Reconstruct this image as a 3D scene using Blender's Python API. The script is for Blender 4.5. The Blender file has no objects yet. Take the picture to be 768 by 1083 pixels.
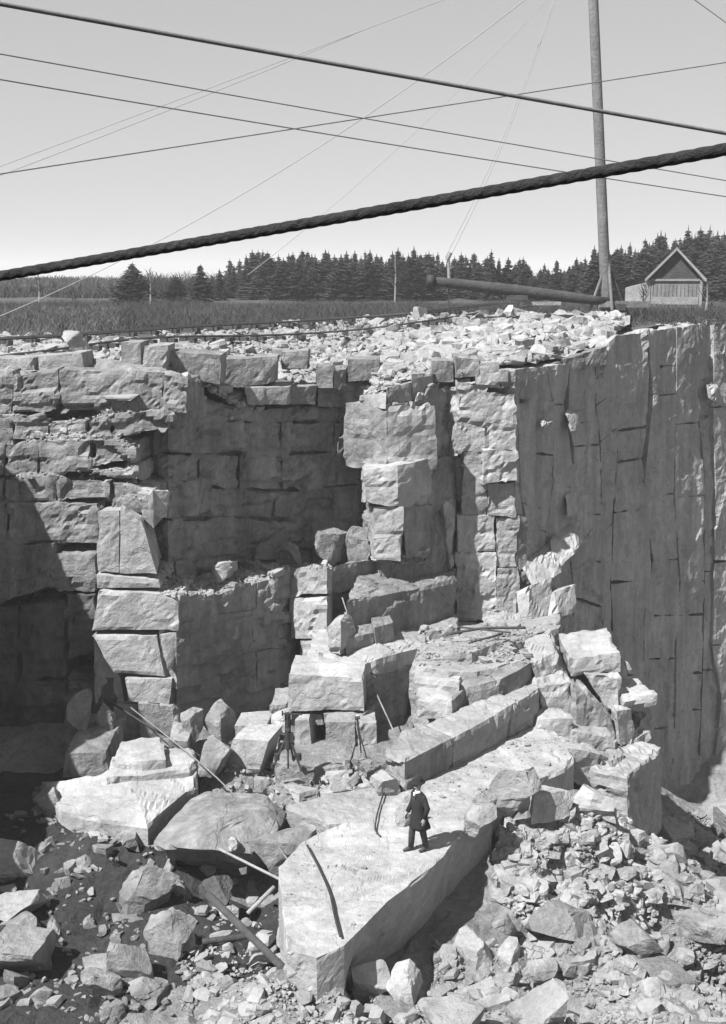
import bpy, math, random
import numpy as np
from mathutils import Vector, Matrix
random.seed(7); RNG = np.random.default_rng(11)
S = bpy.context.scene
COL = S.collection
R = math.radians

# ------------------------------------------------------------------ camera, sky, sun, exposure
CZ = 13.7; PITCH = R(11.03); FOC = 1300.0
cam = bpy.data.cameras.new('camera'); camo = bpy.data.objects.new('camera', cam); COL.objects.link(camo)
camo.location = (0, 0, CZ); camo.rotation_euler = (math.pi/2-PITCH, 0, 0)
cam.sensor_fit = 'VERTICAL'; cam.sensor_height = 36; cam.lens = 36*FOC/1083
cam.clip_start = 0.1; cam.clip_end = 9000
S.camera = camo
SUN_AZ = R(-131); SUN_EL = R(52)     # direction to the sun, measured from +Y towards +X
sv = Vector((math.sin(SUN_AZ)*math.cos(SUN_EL), math.cos(SUN_AZ)*math.cos(SUN_EL), math.sin(SUN_EL)))
w = bpy.data.worlds.new('World'); S.world = w; w.use_nodes = True
nt = w.node_tree; bgn = nt.nodes['Background']
sky = nt.nodes.new('ShaderNodeTexSky'); sky.sky_type = 'NISHITA'; sky.sun_disc = False
sky.sun_elevation = SUN_EL; sky.sun_rotation = SUN_AZ; sky.air_density = 1.0; sky.dust_density = 0.4; sky.altitude = 200
bw = nt.nodes.new('ShaderNodeRGBToBW')
nt.links.new(sky.outputs[0], bw.inputs[0]); pw = nt.nodes.new('ShaderNodeMath'); pw.operation = 'POWER'; pw.inputs[1].default_value = .36; nt.links.new(bw.outputs[0], pw.inputs[0]); nt.links.new(pw.outputs[0], bgn.inputs[0])
bgn.inputs[1].default_value = 0.15
sl = bpy.data.lights.new('sun', 'SUN'); sl.energy = 5.0; sl.angle = R(0.6); sl.color = (1, 1, 1)
so = bpy.data.objects.new('sun', sl); COL.objects.link(so); so.rotation_euler = sv.to_track_quat('Z', 'Y').to_euler(); so.location = (-60, -60, 90)
S.view_settings.view_transform = 'Standard'; S.view_settings.look = 'None'
S.view_settings.exposure = 1.12; S.view_settings.gamma = 1
S.cycles.use_denoising = True
S.cycles.max_bounces = 4; S.cycles.diffuse_bounces = 1; S.cycles.volume_bounces = 0
S.render.filter_size = 2.4

# ------------------------------------------------------------------ sight lines: a photo pixel and a distance give a point of the place
cp, sp = math.cos(PITCH), math.sin(PITCH)
def _d(px, py):
    a = (py-541.5)/FOC
    return (px-384)/FOC, cp-a*sp, -sp-a*cp
def P(px, py, Y):
    x, y, z = _d(px, py); return np.array((x/y*Y, Y, CZ+z/y*Y))
def G(px, py, z):
    x, y, zz = _d(px, py); Y = (z-CZ)/(zz/y); return np.array((x/y*Y, Y, z))
def interp(tab, x):
    return float(np.interp(x, [t[0] for t in tab], [t[1] for t in tab]))

# ------------------------------------------------------------------ noise in numpy
def hsh(ix, iy, iz, k):
    h = (ix.astype(np.int64)*374761393 + iy.astype(np.int64)*668265263 + iz.astype(np.int64)*2147483647 + k*1274126177) & 0xffffffff
    h = ((h ^ (h >> 13))*1274126177) & 0xffffffff
    h = ((h ^ (h >> 16))*2246822519) & 0xffffffff
    return ((h ^ (h >> 13)) & 0xffffff)/float(0xffffff)
def vnoise(p, k=0):
    i = np.floor(p); f = p-i; f = f*f*(3-2*f); i = i.astype(np.int64); r = 0
    for a in (0, 1):
        for b in (0, 1):
            for c in (0, 1):
                wt = (f[:, 0] if a else 1-f[:, 0])*(f[:, 1] if b else 1-f[:, 1])*(f[:, 2] if c else 1-f[:, 2])
                r = r+wt*hsh(i[:, 0]+a, i[:, 1]+b, i[:, 2]+c, k)
    return r*2-1
def fbm(p, k=0, o=3):
    r = 0; a = 1.0
    for j in range(o):
        r = r+a*vnoise(p*(2.03**j)+17.3*j, k+j); a *= .5
    return r
def facet(p, k=0):
    """tilted-plane cells: reads as split rock"""
    i = np.floor(p).astype(np.int64); best = np.full(len(p), 1e9); out = np.zeros(len(p))
    for a in (-1, 0, 1):
        for b in (-1, 0, 1):
            for c in (-1, 0, 1):
                ci = i+np.array((a, b, c))
                h = [hsh(ci[:, 0], ci[:, 1], ci[:, 2], k+q) for q in range(7)]
                cpnt = ci+np.stack(h[:3], 1); d = ((p-cpnt)**2).sum(1)
                g = np.stack(h[3:6], 1)*2-1
                v = ((p-cpnt)*g).sum(1)*.9+(h[6]-.5)
                m = d < best; best = np.where(m, d, best); out = np.where(m, v, out)
    return out

# ------------------------------------------------------------------ materials (grey photograph: everything neutral)
def mat(name, col, col2=None, rough=.9, scale=1.0, bump=.5, streak=0.0, cracks=0.0, speck=.17, rnd=.12, bdist=.08):
    m = bpy.data.materials.new(name); m.use_nodes = True; n = m.node_tree.nodes; L = m.node_tree.links
    b = n['Principled BSDF']; b.inputs['Roughness'].default_value = rough; b.inputs['Specular IOR Level'].default_value = .25
    col2 = col*.72 if col2 is None else col2
    geo = n.new('ShaderNodeNewGeometry')
    def noise(sc, det=6, vec=None, ro=.6, dist=0.0):
        t = n.new('ShaderNodeTexNoise'); t.inputs['Scale'].default_value = sc; t.inputs['Detail'].default_value = det
        t.inputs['Roughness'].default_value = ro; t.inputs['Distortion'].default_value = dist
        L.new(vec or geo.outputs['Position'], t.inputs['Vector']); return t.outputs['Fac']
    def ramp(s, a, c, lo=0.0, hi=1.0):
        r = n.new('ShaderNodeMapRange'); r.inputs[1].default_value = a; r.inputs[2].default_value = c; r.inputs[3].default_value = lo; r.inputs[4].default_value = hi
        L.new(s, r.inputs[0]); return r.outputs[0]
    def mth(op, a, c):
        q = n.new('ShaderNodeMath'); q.operation = op
        for i, v in enumerate((a, c)):
            if isinstance(v, (int, float)): q.inputs[i].default_value = v
            else: L.new(v, q.inputs[i])
        return q.outputs[0]
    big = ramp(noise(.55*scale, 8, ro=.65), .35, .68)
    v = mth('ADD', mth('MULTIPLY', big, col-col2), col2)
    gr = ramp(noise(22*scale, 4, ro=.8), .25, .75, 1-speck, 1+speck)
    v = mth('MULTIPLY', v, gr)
    gr2 = ramp(noise(4.5*scale, 5, ro=.7), .3, .7, 1-speck, 1+speck*.7)
    v = mth('MULTIPLY', v, gr2)
    if streak:
        mp = n.new('ShaderNodeVectorMath'); mp.operation = 'MULTIPLY'; mp.inputs[1].default_value = (2.2, 2.2, .22)
        L.new(geo.outputs['Position'], mp.inputs[0])
        v = mth('MULTIPLY', v, ramp(noise(1.0, 6, mp.outputs[0], .62), .32, .66, 1-streak, 1+streak*.25))
    oi = n.new('ShaderNodeObjectInfo')
    v = mth('MULTIPLY', v, ramp(oi.outputs['Random'], 0, 1, 1-rnd, 1+rnd*.6))
    h = noise(2.6*scale, 10, ro=.62)
    if cracks:
        vo = n.new('ShaderNodeTexVoronoi'); vo.feature = 'DISTANCE_TO_EDGE'; vo.inputs['Scale'].default_value = .42
        dv = n.new('ShaderNodeTexNoise'); dv.inputs['Scale'].default_value = 1.2; dv.inputs['Detail'].default_value = 5; L.new(geo.outputs['Position'], dv.inputs['Vector'])
        ad = n.new('ShaderNodeVectorMath'); ad.operation = 'MULTIPLY_ADD'; ad.inputs[1].default_value = (.9, .9, .9)
        L.new(dv.outputs['Color'], ad.inputs[0]); L.new(geo.outputs['Position'], ad.inputs[2]); L.new(ad.outputs[0], vo.inputs['Vector'])
        ck = ramp(vo.outputs['Distance'], 0.0, .012)
        v = mth('MULTIPLY', v, ramp(ck, 0, 1, 1-cracks, 1))
        h = mth('ADD', h, mth('MULTIPLY', ck, .12))
    cc = n.new('ShaderNodeCombineColor'); [L.new(v, cc.inputs[i]) for i in range(3)]
    L.new(cc.outputs[0], b.inputs['Base Color'])
    bp = n.new('ShaderNodeBump'); bp.inputs['Strength'].default_value = bump; bp.inputs['Distance'].default_value = bdist*2
    h = mth('ADD', h, mth('MULTIPLY', noise(14*scale, 6, ro=.7), .25))
    L.new(h, bp.inputs['Height']); L.new(bp.outputs[0], b.inputs['Normal'])
    return m
M = {}
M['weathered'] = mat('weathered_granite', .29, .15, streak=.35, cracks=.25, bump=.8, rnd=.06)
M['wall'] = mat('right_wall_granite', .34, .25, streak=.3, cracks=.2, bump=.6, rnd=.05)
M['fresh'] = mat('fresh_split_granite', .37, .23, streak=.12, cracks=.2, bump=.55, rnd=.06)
M['shade_dark'] = mat('shade_darkened_granite', .13, .07, streak=.4, cracks=.3, bump=.9, rnd=.1)  # granite darkened in its colour to stand in for deep shade
M['rubble'] = mat('rubble_granite', .31, .21, bump=.6, rnd=.25)
M['dust'] = mat('granite_dust', .31, .21, bump=.8, scale=1.4, speck=.2)
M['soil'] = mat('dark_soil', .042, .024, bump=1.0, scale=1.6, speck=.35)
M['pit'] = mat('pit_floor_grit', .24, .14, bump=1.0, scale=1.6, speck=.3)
M['field'] = mat('scrub_ground', .07, .045, bump=.6, scale=.3)
M['brush'] = mat('dry_brush', .062, .04, bump=0, rnd=.2)
M['needle'] = mat('spruce_needles', .045, .025, bump=0, rnd=.35, scale=3)
M['bark'] = mat('tree_bark', .12, .08, bump=.4, scale=4)
M['mastwood'] = mat('weathered_mast_wood', .18, .13, bump=.5, scale=3, streak=.4)
M['darkwood'] = mat('tarred_wood', .07, .04, bump=.5, scale=4)
M['palewood'] = mat('pale_timber', .30, .2, bump=.5, scale=4)
M['greywood'] = mat('grey_boards', .22, .15, bump=.4, scale=3, streak=.3)
M['whitewood'] = mat('white_painted_trim', .25, .2, bump=.2, scale=3)
M['shingle'] = mat('roof_shingles', .30, .2, bump=.6, scale=5)
M['iron'] = mat('dark_iron', .045, .025, rough=.6, bump=.3, scale=6)
M['guy'] = mat('galvanised_guy_wire', .30, .24, rough=.6, bump=0)
M['rope'] = mat('tarred_rope', .055, .03, rough=.85, bump=.8, scale=8)
M['wire'] = mat('steel_wire', .16, .11, rough=.6, bump=.2, scale=8)
M['coat'] = mat('dark_wool_coat', .022, .015, bump=.3, scale=6)
M['trousers'] = mat('dark_trousers', .05, .035, bump=.3, scale=6)
M['skin'] = mat('skin', .26, .22, rough=.6, bump=.05, scale=6, speck=.03)
M['shirt'] = mat('white_shirt', .8, .75, bump=.1, scale=6, speck=.02)
M['leather'] = mat('boot_leather', .06, .04, rough=.5, bump=.2, scale=8)
M['glass'] = mat('dark_pane', .04, .03, rough=.15, bump=0)

# ------------------------------------------------------------------ object plumbing
def tag(o, label=None, cat=None, group=None, kind=None):
    if label: o['label'] = label
    if cat: o['category'] = cat
    if group: o['group'] = group
    if kind: o['kind'] = kind
    return o
def empty(name, loc=(0, 0, 0), rz=0):
    o = bpy.data.objects.new(name, None); COL.objects.link(o); o.location = loc; o.rotation_euler = (0, 0, rz); o.empty_display_size = .3
    return o
def mk(name, V, F, m, parent=None, origin=None, smooth=False):
    V = np.asarray(V, float)
    if origin is not None: V = V-np.asarray(origin)
    me = bpy.data.meshes.new(name)
    F = [tuple(int(q) for q in f) for f in F] if not isinstance(F, np.ndarray) else F.tolist()
    me.from_pydata(V.tolist(), [], F); me.materials.append(m)
    if smooth: me.polygons.foreach_set('use_smooth', [True]*len(me.polygons))
    me.update()
    o = bpy.data.objects.new(name, me); COL.objects.link(o)
    if origin is not None: o.location = origin
    if parent: o.parent = parent
    return o

def resample(L, h):
    L = [np.asarray(p, float) for p in L]; idx = []
    for i in range(len(L)-1):
        n = max(1, int(math.ceil(np.linalg.norm(L[i+1][:3]-L[i][:3])/h)))
        idx += [(i, k/n) for k in range(n)]
    idx.append((len(L)-2, 1.0)); return idx
def at(L, idx):
    L = np.array(L); return np.array([L[i]*(1-t)+L[i+1]*t for i, t in idx])
LAY = dict(none=None, face=(.42, 1.3, .11), fine=(.75, 1.1, .06), wall=(2.6, .9, .045))
def layer(X, spec):
    tz, tx, am = spec; z = X[:, 2]+.38*fbm(X*.6, 31, 2)+.03*fbm(X*3, 33, 1); iz = np.floor(z/tz)
    s = X[:, 0]*.8+X[:, 1]*.6+.3*fbm(X*.9+9, 35, 2)+hsh(iz, iz*0, iz*0, 8)*7; ix = np.floor(s/tx)
    d = (hsh(ix, iz, ix*0, 12)-.5)*2; fz = z/tz-iz; fx = s/tx-ix; e = np.minimum(np.minimum(fz, 1-fz)*tz, np.minimum(fx, 1-fx)*tx)
    return am*d+am*.5*(hsh(iz, iz*0, iz*0, 14)-.5)*2-(.03 if tz < 1 else 0)*(e < .05)
def lat(name, F, B, Fd, Bd, m, parent=None, h=.2, amp=.05, chip=.06, seed=0, an=(1, 1, 1), fs=1.1, origin=None, rough=.35, hz=None, lay=None):
    """a solid of rock: F/B front and back top edges, Fd/Bd the same edges at the bottom; faces subdivided, split into facets, edges chipped"""
    idx = resample(F, h); f, b, fd, bd = (at(q, idx) for q in (F, B, Fd, Bd)); ni = len(idx)
    nj = max(2, int(np.mean(np.linalg.norm(b-f, axis=1))/h)+1); nk = max(2, int(np.max(np.linalg.norm(fd-f, axis=1))/(hz or h))+1)
    nj = min(nj, 90); ids = -np.ones((ni, nj, nk), int)
    I, J, K = np.meshgrid(range(ni), range(nj), range(nk), indexing='ij')
    bi = (I == 0) | (I == ni-1); bj = (J == 0) | (J == nj-1); bk = (K == 0) | (K == nk-1)
    sm = bi | bj | bk; ids[sm] = np.arange(sm.sum()); i, j, k = I[sm], J[sm], K[sm]
    u = (j/(nj-1))[:, None]; v = (k/(nk-1))[:, None]
    X = (1-u)*((1-v)*fd[i]+v*f[i])+u*((1-v)*bd[i]+v*b[i])
    edge = (bi.astype(int)+bj+bk)[sm] >= 2
    faces = []
    def q(a, flip):
        c = np.stack([a[:-1, :-1], a[1:, :-1], a[1:, 1:], a[:-1, 1:]], -1).reshape(-1, 4)
        faces.append(c[:, ::-1] if flip else c)
    q(ids[:, :, -1], False); q(ids[:, :, 0], True); q(ids[:, 0, :], False); q(ids[:, -1, :], True); q(ids[0], True); q(ids[-1], False)
    Q = np.concatenate(faces)
    nrm = np.cross(X[Q[:, 2]]-X[Q[:, 0]], X[Q[:, 3]]-X[Q[:, 1]]); N = np.zeros_like(X)
    for c in range(4): np.add.at(N, Q[:, c], nrm)
    N /= np.linalg.norm(N, axis=1)[:, None]+1e-9
    p = X*np.array(an)/fs+seed*7.31
    d = amp*facet(p, 3)+amp*rough*fbm(X*1.7+seed, 5)+amp*.35*facet(p*2.7, 9)
    if lay: d = d+layer(X, LAY[lay])
    ch = fbm(X*1.3+seed*3.1, 21, 2)
    d = d-np.where(edge, chip*(.35+np.maximum(0, ch)*2.4), 0)
    X = X+N*d[:, None]
    return mk(name, X, Q, m, parent, origin)

def off(L, v): return [np.asarray(p)+np.asarray(v, float) for p in L]
def blk(name, quad, Y, back, m, parent=None, label=None, cat='stone block', group=None, h=.14, amp=.045, chip=.018, seed=None, dz=0.0, thing=False, fs=.9, taper=0.0):
    """block from its front face: TL, TR, BR, BL in the photo, distances left and right; back = vector from front to back"""
    YL, YR = (Y if isinstance(Y, tuple) else (Y, Y)); TL, TR, BR, BL = quad
    F = [P(*TL, YL), P(*TR, YR)]; Fd = [P(*BL, YL-dz), P(*BR, YR-dz)]
    back = np.asarray(back, float); B = off(F, back); bb = back.copy(); bb[2] = 0
    Bd = off(Fd, bb*(1+taper))
    seed = seed if seed is not None else random.random()*40
    org = None
    if thing:
        c = np.mean(Fd+Bd, 0); org = (c[0], c[1], min(q[2] for q in Fd))
    o = lat(name, F, B, Fd, Bd, m, parent, h, amp, chip, seed, fs=fs, origin=org)
    if label: tag(o, label, cat, group)
    return o
def poly(name, tops, bots, back, m, parent=None, h=.14, lay='fine', amp=.045, chip=.03, seed=0, an=(1, 1, 1), fs=1.0, back2=None, lean=0.0, label=None, cat=None, kind=None):
    """rock with a front edge of several traced points (px,py,Y); bots: photo rows or one height z (float)"""
    F = [P(*t) for t in tops]
    if isinstance(bots, float): Fd = [np.array((p[0], p[1], bots)) for p in F]
    else: Fd = [P(t[0] if not isinstance(b, tuple) else b[0], b if not isinstance(b, tuple) else b[1], t[2]-lean) for t, b in zip(tops, bots)]
    B = off(F, back); Bd = [np.array((b_[0], b_[1], d_[2])) for b_, d_ in zip(B, Fd)]
    o = lat(name, F, B, Fd, Bd, m, parent, h, amp, chip, seed, an, fs, lay=lay)
    if label or kind: tag(o, label, cat, None, kind)
    return o
def structure(name, label):
    e = empty(name); tag(e, label, None, None, 'structure'); return e

# ------------------------------------------------------------------ ground of the plateau, reaching the horizon
RIM = [(-900, 36.8), (0, 37.5), (195, 37.2), (210, 38.6), (262, 40.9), (300, 42.2), (385, 44.4), (395, 41.6), (456, 42.6), (470, 43.8), (545, 43.4), (640, 48.2), (768, 54), (1000, 63.6), (1500, 80)]
RIMZ = [(-900, 10.3), (0, 10.5), (195, 10.2), (210, 10.1), (240, 9.3), (262, 9.0), (300, 9.1), (388, 8.8), (396, 9.5), (456, 9.9), (470, 10.0), (545, 10.38), (600, 10.36), (640, 10.72), (655, 11.42), (768, 11.66), (1500, 12)]
def zplat(px, Y):
    r = interp(RIM, px); z0 = interp(RIMZ, px)
    zm = interp([(-400, 11.0), (200, 11.1), (450, 11.4), (600, 11.6), (1500, 11.7)], px)
    t = min(1, max(0, (Y-r)/16.0)); z = z0+(zm-z0)*(t**.8)
    z += (11.2-zm)*min(1, max(0, (Y-62)/22.0)) if Y > 62 else 0
    if Y > 250: z -= (min(Y, 2500)-250)*.006
    return z
pxs = list(range(-900, 1501, 12)); V = []; ts = [0, .4, .9, 1.5, 2.2, 3, 4, 5, 6.2, 7.5, 9, 11, 13, 15.5, 18, 22, 27, 33, 40, 50, 65, 85, 110, 150, 220, 350, 600, 1100, 2200, 4500]
for t in ts:
    for px in pxs:
        Y = interp(RIM, px)+.55+t; z = zplat(px, Y) if t < 4000 else -2
        V.append(((px-384)/FOC/1.01*Y, Y, z))
V = np.array(V); V[:, 2] += np.where(V[:, 1] < 200, .10*fbm(V*.9, 2), .4*fbm(V*.02, 2))
n = len(pxs); F_ = [(a*n+i, a*n+i+1, (a+1)*n+i+1, (a+1)*n+i) for a in range(len(ts)-1) for i in range(n-1)]
g = mk('plateau_ground', V, F_, M['field'], smooth=True); tag(g, 'scrubby level ground above the quarry running back to the trees', None, None, 'structure')
# pale spill of stone waste along the rim: a second sheet just above
V = []; ts2 = list(np.linspace(0, 17, 46)); px2 = list(range(-150, 672, 6))
for t in ts2:
    for px in px2:
        k = interp([(-150, 15), (0, 13), (200, 14), (440, 17), (600, 17), (672, 10)], px)/17
        Y = interp(RIM, px)+.2+t*k
        edgefade = 1-(t/17)**6
        V.append(((px-384)/FOC/1.01*Y, Y, zplat(px, Y)+.02+.12*edgefade+(-.5 if t == 17 else 0)))
V = np.array(V); V[:, 2] += .16*np.abs(fbm(V*1.1, 8))+.05*fbm(V*4, 4)
n = len(px2); F_ = [(a*n+i, a*n+i+1, (a+1)*n+i+1, (a+1)*n+i) for a in range(len(ts2)-1) for i in range(n-1)]
g = mk('waste_rock_ground', V, F_, M['dust']); tag(g, 'pale sheet of granite dust and chips behind the quarry rim', None, None, 'structure')

# ------------------------------------------------------------------ quarry floor as a height field through surveyed points
CT = [(384, 1083, -2.2), (200, 1083, -1.9), (0, 1083, -1.7), (768, 1083, -5.2), (600, 1083, -3.4), (480, 1060, -2.6), (100, 980, -1.6), (0, 950, -1.4), (200, 900, -1.2),
      (0, 870, -.9), (60, 900, -1.1), (235, 942, -2.9), (265, 935, -3.0), (262, 972, -2.4), (205, 945, -1.5), (280, 1020, -1.9), (100, 884, -.75), (160, 888, -.85), (56, 872, -.65), (205, 872, -.9), (300, 830, -.2), (360, 812, -.1), (250, 800, 0), (200, 770, -.2), (300, 1034, -.75), (350, 1040, -.9), (330, 1060, -1.2), (390, 1050, -1.5), (100, 800, -.4), (40, 770, 0), (400, 830, -.4), (450, 800, -.6), (350, 870, -.5),
      (450, 1000, -1.9), (500, 960, -1.75), (520, 900, -1.2), (540, 868, -.25), (580, 850, -.12), (560, 900, -.75), (610, 835, -.05), (640, 850, -.3), (620, 880, -.6), (660, 880, -1.4), (600, 930, -1.35), (560, 940, -1.3), (680, 930, -2.5), (650, 930, -1.8), (590, 975, -2.6), (622, 965, -2.6), (560, 1000, -2.4), (660, 1000, -3.3), (560, 820, -.4),
      (700, 870, -5.5), (730, 900, -6.4), (768, 900, -7.6), (768, 1000, -6.2), (768, 950, -7.0), (720, 960, -5.2), (740, 860, -9.3), (700, 1050, -4.6), (850, 900, -8.5), (900, 1083, -7), (500, 720, -1.5), (400, 700, -1), (560, 700, -2.5), (640, 720, -6), (680, 800, -7.8), (150, 740, -.4), (300, 700, -.4)]
CW = np.array([G(*c) for c in CT])
def zpit(x, y):
    x = np.atleast_1d(x).astype(float); y = np.atleast_1d(y).astype(float)
    d = np.sqrt((x[:, None]-CW[None, :, 0])**2+((y[:, None]-CW[None, :, 1]))**2)+.15; wt = d**-3.2
    return (wt*CW[None, :, 2]).sum(1)/wt.sum(1)
gx = np.arange(-14, 30, .17); gy = np.arange(17, 56, .2); XX, YY = np.meshgrid(gx, gy); V = np.stack([XX.ravel(), YY.ravel(), np.zeros(XX.size)], 1)
V[:, 2] = zpit(V[:, 0], V[:, 1]); V0 = V.copy()
V[:, 2] += .10*facet(V0*.9, 5)+.05*facet(V0*2.3, 6)+.06*fbm(V0*1.3, 3)
n = len(gx); nr = len(gy); base = (np.arange(nr-1)[:, None]*n+np.arange(n-1)[None]).ravel()
Q = np.stack([base, base+1, base+n+1, base+n], 1)
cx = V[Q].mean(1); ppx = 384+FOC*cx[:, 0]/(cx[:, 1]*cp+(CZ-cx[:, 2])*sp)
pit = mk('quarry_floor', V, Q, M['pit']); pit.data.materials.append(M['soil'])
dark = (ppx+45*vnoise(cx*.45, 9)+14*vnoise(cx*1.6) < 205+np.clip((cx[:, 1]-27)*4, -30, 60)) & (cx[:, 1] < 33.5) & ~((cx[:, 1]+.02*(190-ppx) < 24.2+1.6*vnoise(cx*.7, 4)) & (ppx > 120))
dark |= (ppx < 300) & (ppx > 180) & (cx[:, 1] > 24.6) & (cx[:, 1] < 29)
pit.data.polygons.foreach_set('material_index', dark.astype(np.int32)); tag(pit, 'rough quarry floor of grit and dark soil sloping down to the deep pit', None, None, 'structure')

# ------------------------------------------------------------------ cliff walls: a core with blocks in front of it
def wallcell(parent, ym, xl, xr, tl, tr, bl, br, m, dY=0.0, depth=1.0, xlb=None, xrb=None, gap=.003, seed=0, amp=.06, an=(1, 1, 1), h=.17, lean=0.0, chip=.010, lay=None, **k_):
    ya, yb = interp(ym, xl)-dY, interp(ym, xr)-dY
    F = [P(xl, tl, ya), P(xr, tr, yb)]; xlb = xl if xlb is None else xlb; xrb = xr if xrb is None else xrb
    Fd = [P(xlb, bl, interp(ym, xlb)-dY-lean), P(xrb, br, interp(ym, xrb)-dY-lean)]
    a = F[1]-F[0]; a[2] = 0; ln = np.linalg.norm(a); a /= ln; cF = k_.get('fs', 1.1)
    gp = min(gap, ln*.1)
    F = [F[0]+a*gp-np.array((0, 0, gp)), F[1]-a*gp-np.array((0, 0, gp))]; Fd = [Fd[0]+a*gp+np.array((0, 0, gp)), Fd[1]-a*gp+np.array((0, 0, gp))]
    nb = np.array((-a[1], a[0], 0))*depth
    return lat('block', F, off(F, nb), Fd, off(Fd, nb), m, parent, h, amp, chip, seed, an, cF, lay=lay or ('face' if parent.name.startswith('main') else None))
def wallgrid(parent, ym, xs, rows, m, jx=4, jy=3, jY=.04, depth=1.0, skip=.12, seed=1, **k):
    """rows: list of tables px -> py (bed joints top to bottom)"""
    rr = random.Random(seed); nr = len(rows)-1; s = 0
    for r in range(nr):
        x = [v+(rr.uniform(-jx, jx) if 0 < i < len(xs)-1 else 0) for i, v in enumerate(xs)]
        i = 0
        while i < len(x)-1:
            j = i+1
            if rr.random() < skip and j < len(x)-1: j += 1
            xl, xr = x[i], x[j]
            e = lambda q, row: interp(rows[row], q)+(jit(q, row) if 0 < row < nr else 0)
            def jit(q, row): return jy*float(vnoise(np.array([[q*.02+row*9.1, seed*1.7, 0.0]]), 3)[0])*1.6
            wallcell(parent, ym, xl, xr, e(xl, r), e(xr, r), e(xl, r+1), e(xr, r+1), m, rr.uniform(-jY, jY), depth, seed=seed*11+(s if rr.random() < .3 else 0), **k)
            s += 1.7; i = j

# deep right-hand wall
YMR = [(545, 43.2), (640, 47.6), (768, 53.4), (1000, 63), (1400, 78)]
rw = structure('right_quarry_wall', 'tall grey sheer quarry wall receding behind the rubble')
TOPR = [(545, 390), (600, 386), (640, 372), (654, 352), (700, 348), (768, 340), (1000, 330), (1400, 322)]
BOTR = [(545, 760), (560, 800), (640, 880), (768, 880), (1000, 850), (1400, 800)]
XR = [545, 557, 578, 603, 630, 652, 686, 716, 740, 756, 790, 840, 900, 980, 1100, 1250, 1400]
rr = random.Random(5)
def wx(x, y): return x if x in (545, 1400) else x+9*float(vnoise(np.array([[x*.37, y*.012, 2.0]]), 3)[0])
for ci, (a, b) in enumerate(zip(XR[:-1], XR[1:])):
    ta, tb, ba, bb = interp(TOPR, a), interp(TOPR, b), interp(BOTR, a), interp(BOTR, b)
    cuts = [0]; y = 0.0
    while True:
        y += rr.uniform(.05, .2)
        if y > .95: break
        cuts.append(y)
    cuts.append(1); rec = rr.uniform(-.03, .03) if a < 735 or a > 745 else -.35
    for u, v in zip(cuts[:-1], cuts[1:]):
        y0, y1, y2, y3 = ta+(ba-ta)*u, tb+(bb-tb)*u, ta+(ba-ta)*v, tb+(bb-tb)*v
        wallcell(rw, YMR, wx(a, y0) if u else a, wx(b, y1) if u else b, y0, y1, y2, y3, M['wall'], rec+rr.uniform(-.03, .03)+(.2 if a == 756 and rr.random() < .5 else 0), 1.5, wx(a, y2), wx(b, y3), seed=3.3, amp=.085, an=(1, 1, .55), fs=1.3 if ci % 3 else .9, h=.15, lay='wall', gap=.002, chip=.01)
core = [P(545, 388, 43.2+.45)+np.array((0, 0, -.05))]+[P(x, interp(TOPR, x), interp(YMR, x)+.45)+np.array((0, 0, -.05)) for x in (640, 655, 768, 1000, 1400)]
lat('rock_core', core, off(core, (-2, 3, 0)), [np.array((p[0], p[1], -12)) for p in core], [np.array((p[0]-2, p[1]+3, -12)) for p in core], M['wall'], rw, h=.8, amp=.1, chip=.1)

# left, centre: the stepped main face
mf = structure('main_quarry_face', 'stepped granite face with horizontal bed joints across the middle')
W = M['weathered']; FR = M['fresh']
YL_ = [(-300, 37.6), (0, 37.4), (200, 37.0)]
def rowblocks(ym, items, m, **k):
    for it in items: wallcell(mf, ym, *it, m, seed=random.random()*50, **k)
# bed by bed, each stepping out towards the viewer: xl, xr, tl, tr, bl, br
rowblocks(YL_, [(-120, 12, 396, 394, 437, 437), (12, 62, 398, 389, 437, 437), (62, 172, 389, 396, 439, 434), (172, 197, 397, 402, 434, 436)], W, dY=.15, depth=2.5, amp=.06, fs=1.7, h=.11, chip=.03)
rowblocks(YL_, [(-120, 14, 440, 440, 470, 470), (14, 52, 441, 443, 464, 462), (52, 92, 446, 444, 466, 466), (92, 118, 444, 440, 466, 465), (118, 182, 438, 435, 464, 456)], W, dY=.30, depth=2.5, amp=.06, fs=1.7, h=.11, chip=.03)
rowblocks(YL_, [(-120, 5, 470, 470, 505, 505), (5, 40, 472, 468, 504, 503), (40, 97, 467, 466, 503, 502), (97, 143, 466, 468, 494, 490), (92, 146, 497, 493, 505, 508)], W, dY=.50, depth=2.5, amp=.06, fs=1.7, h=.11, chip=.03)
rowblocks(YL_, [(-120, 4, 506, 506, 540, 540), (4, 60, 506, 505, 531, 531), (60, 118, 505, 507, 531, 530), (118, 160, 509, 520, 538, 541)], W, dY=.62, depth=2.5, amp=.06, fs=1.7, h=.11, chip=.03)
rowblocks(YL_, [(-120, 8, 541, 541, 600, 600), (8, 104, 533, 531, 575, 574)], W, dY=.8, depth=2.5, amp=.06, fs=1.7, h=.11, chip=.03)
blk('block', [(104, 541), (126, 540), (126, 606), (103, 605)], 36.0, (.3, 2.2, 0), FR, mf)
blk('block', [(128, 536), (150, 548), (166, 607), (127, 606)], 36.0, (-.2, 2.2, 0), FR, mf)
blk('block', [(145, 517), (162, 519), (163, 560), (152, 548)], 36.4, (0, 1.6, 0), FR, mf)
blk('block', [(160, 518), (181, 520), (177, 548), (163, 545)], (36.6, 36.9), (-.5, 1.5, 0), FR, mf)
rowblocks(YL_, [(-120, 0, 601, 600, 700, 700), (0, 56, 576, 576, 640, 622), (57, 101, 585, 586, 626, 627)], W, dY=.95, depth=2.5, amp=.06)
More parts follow.
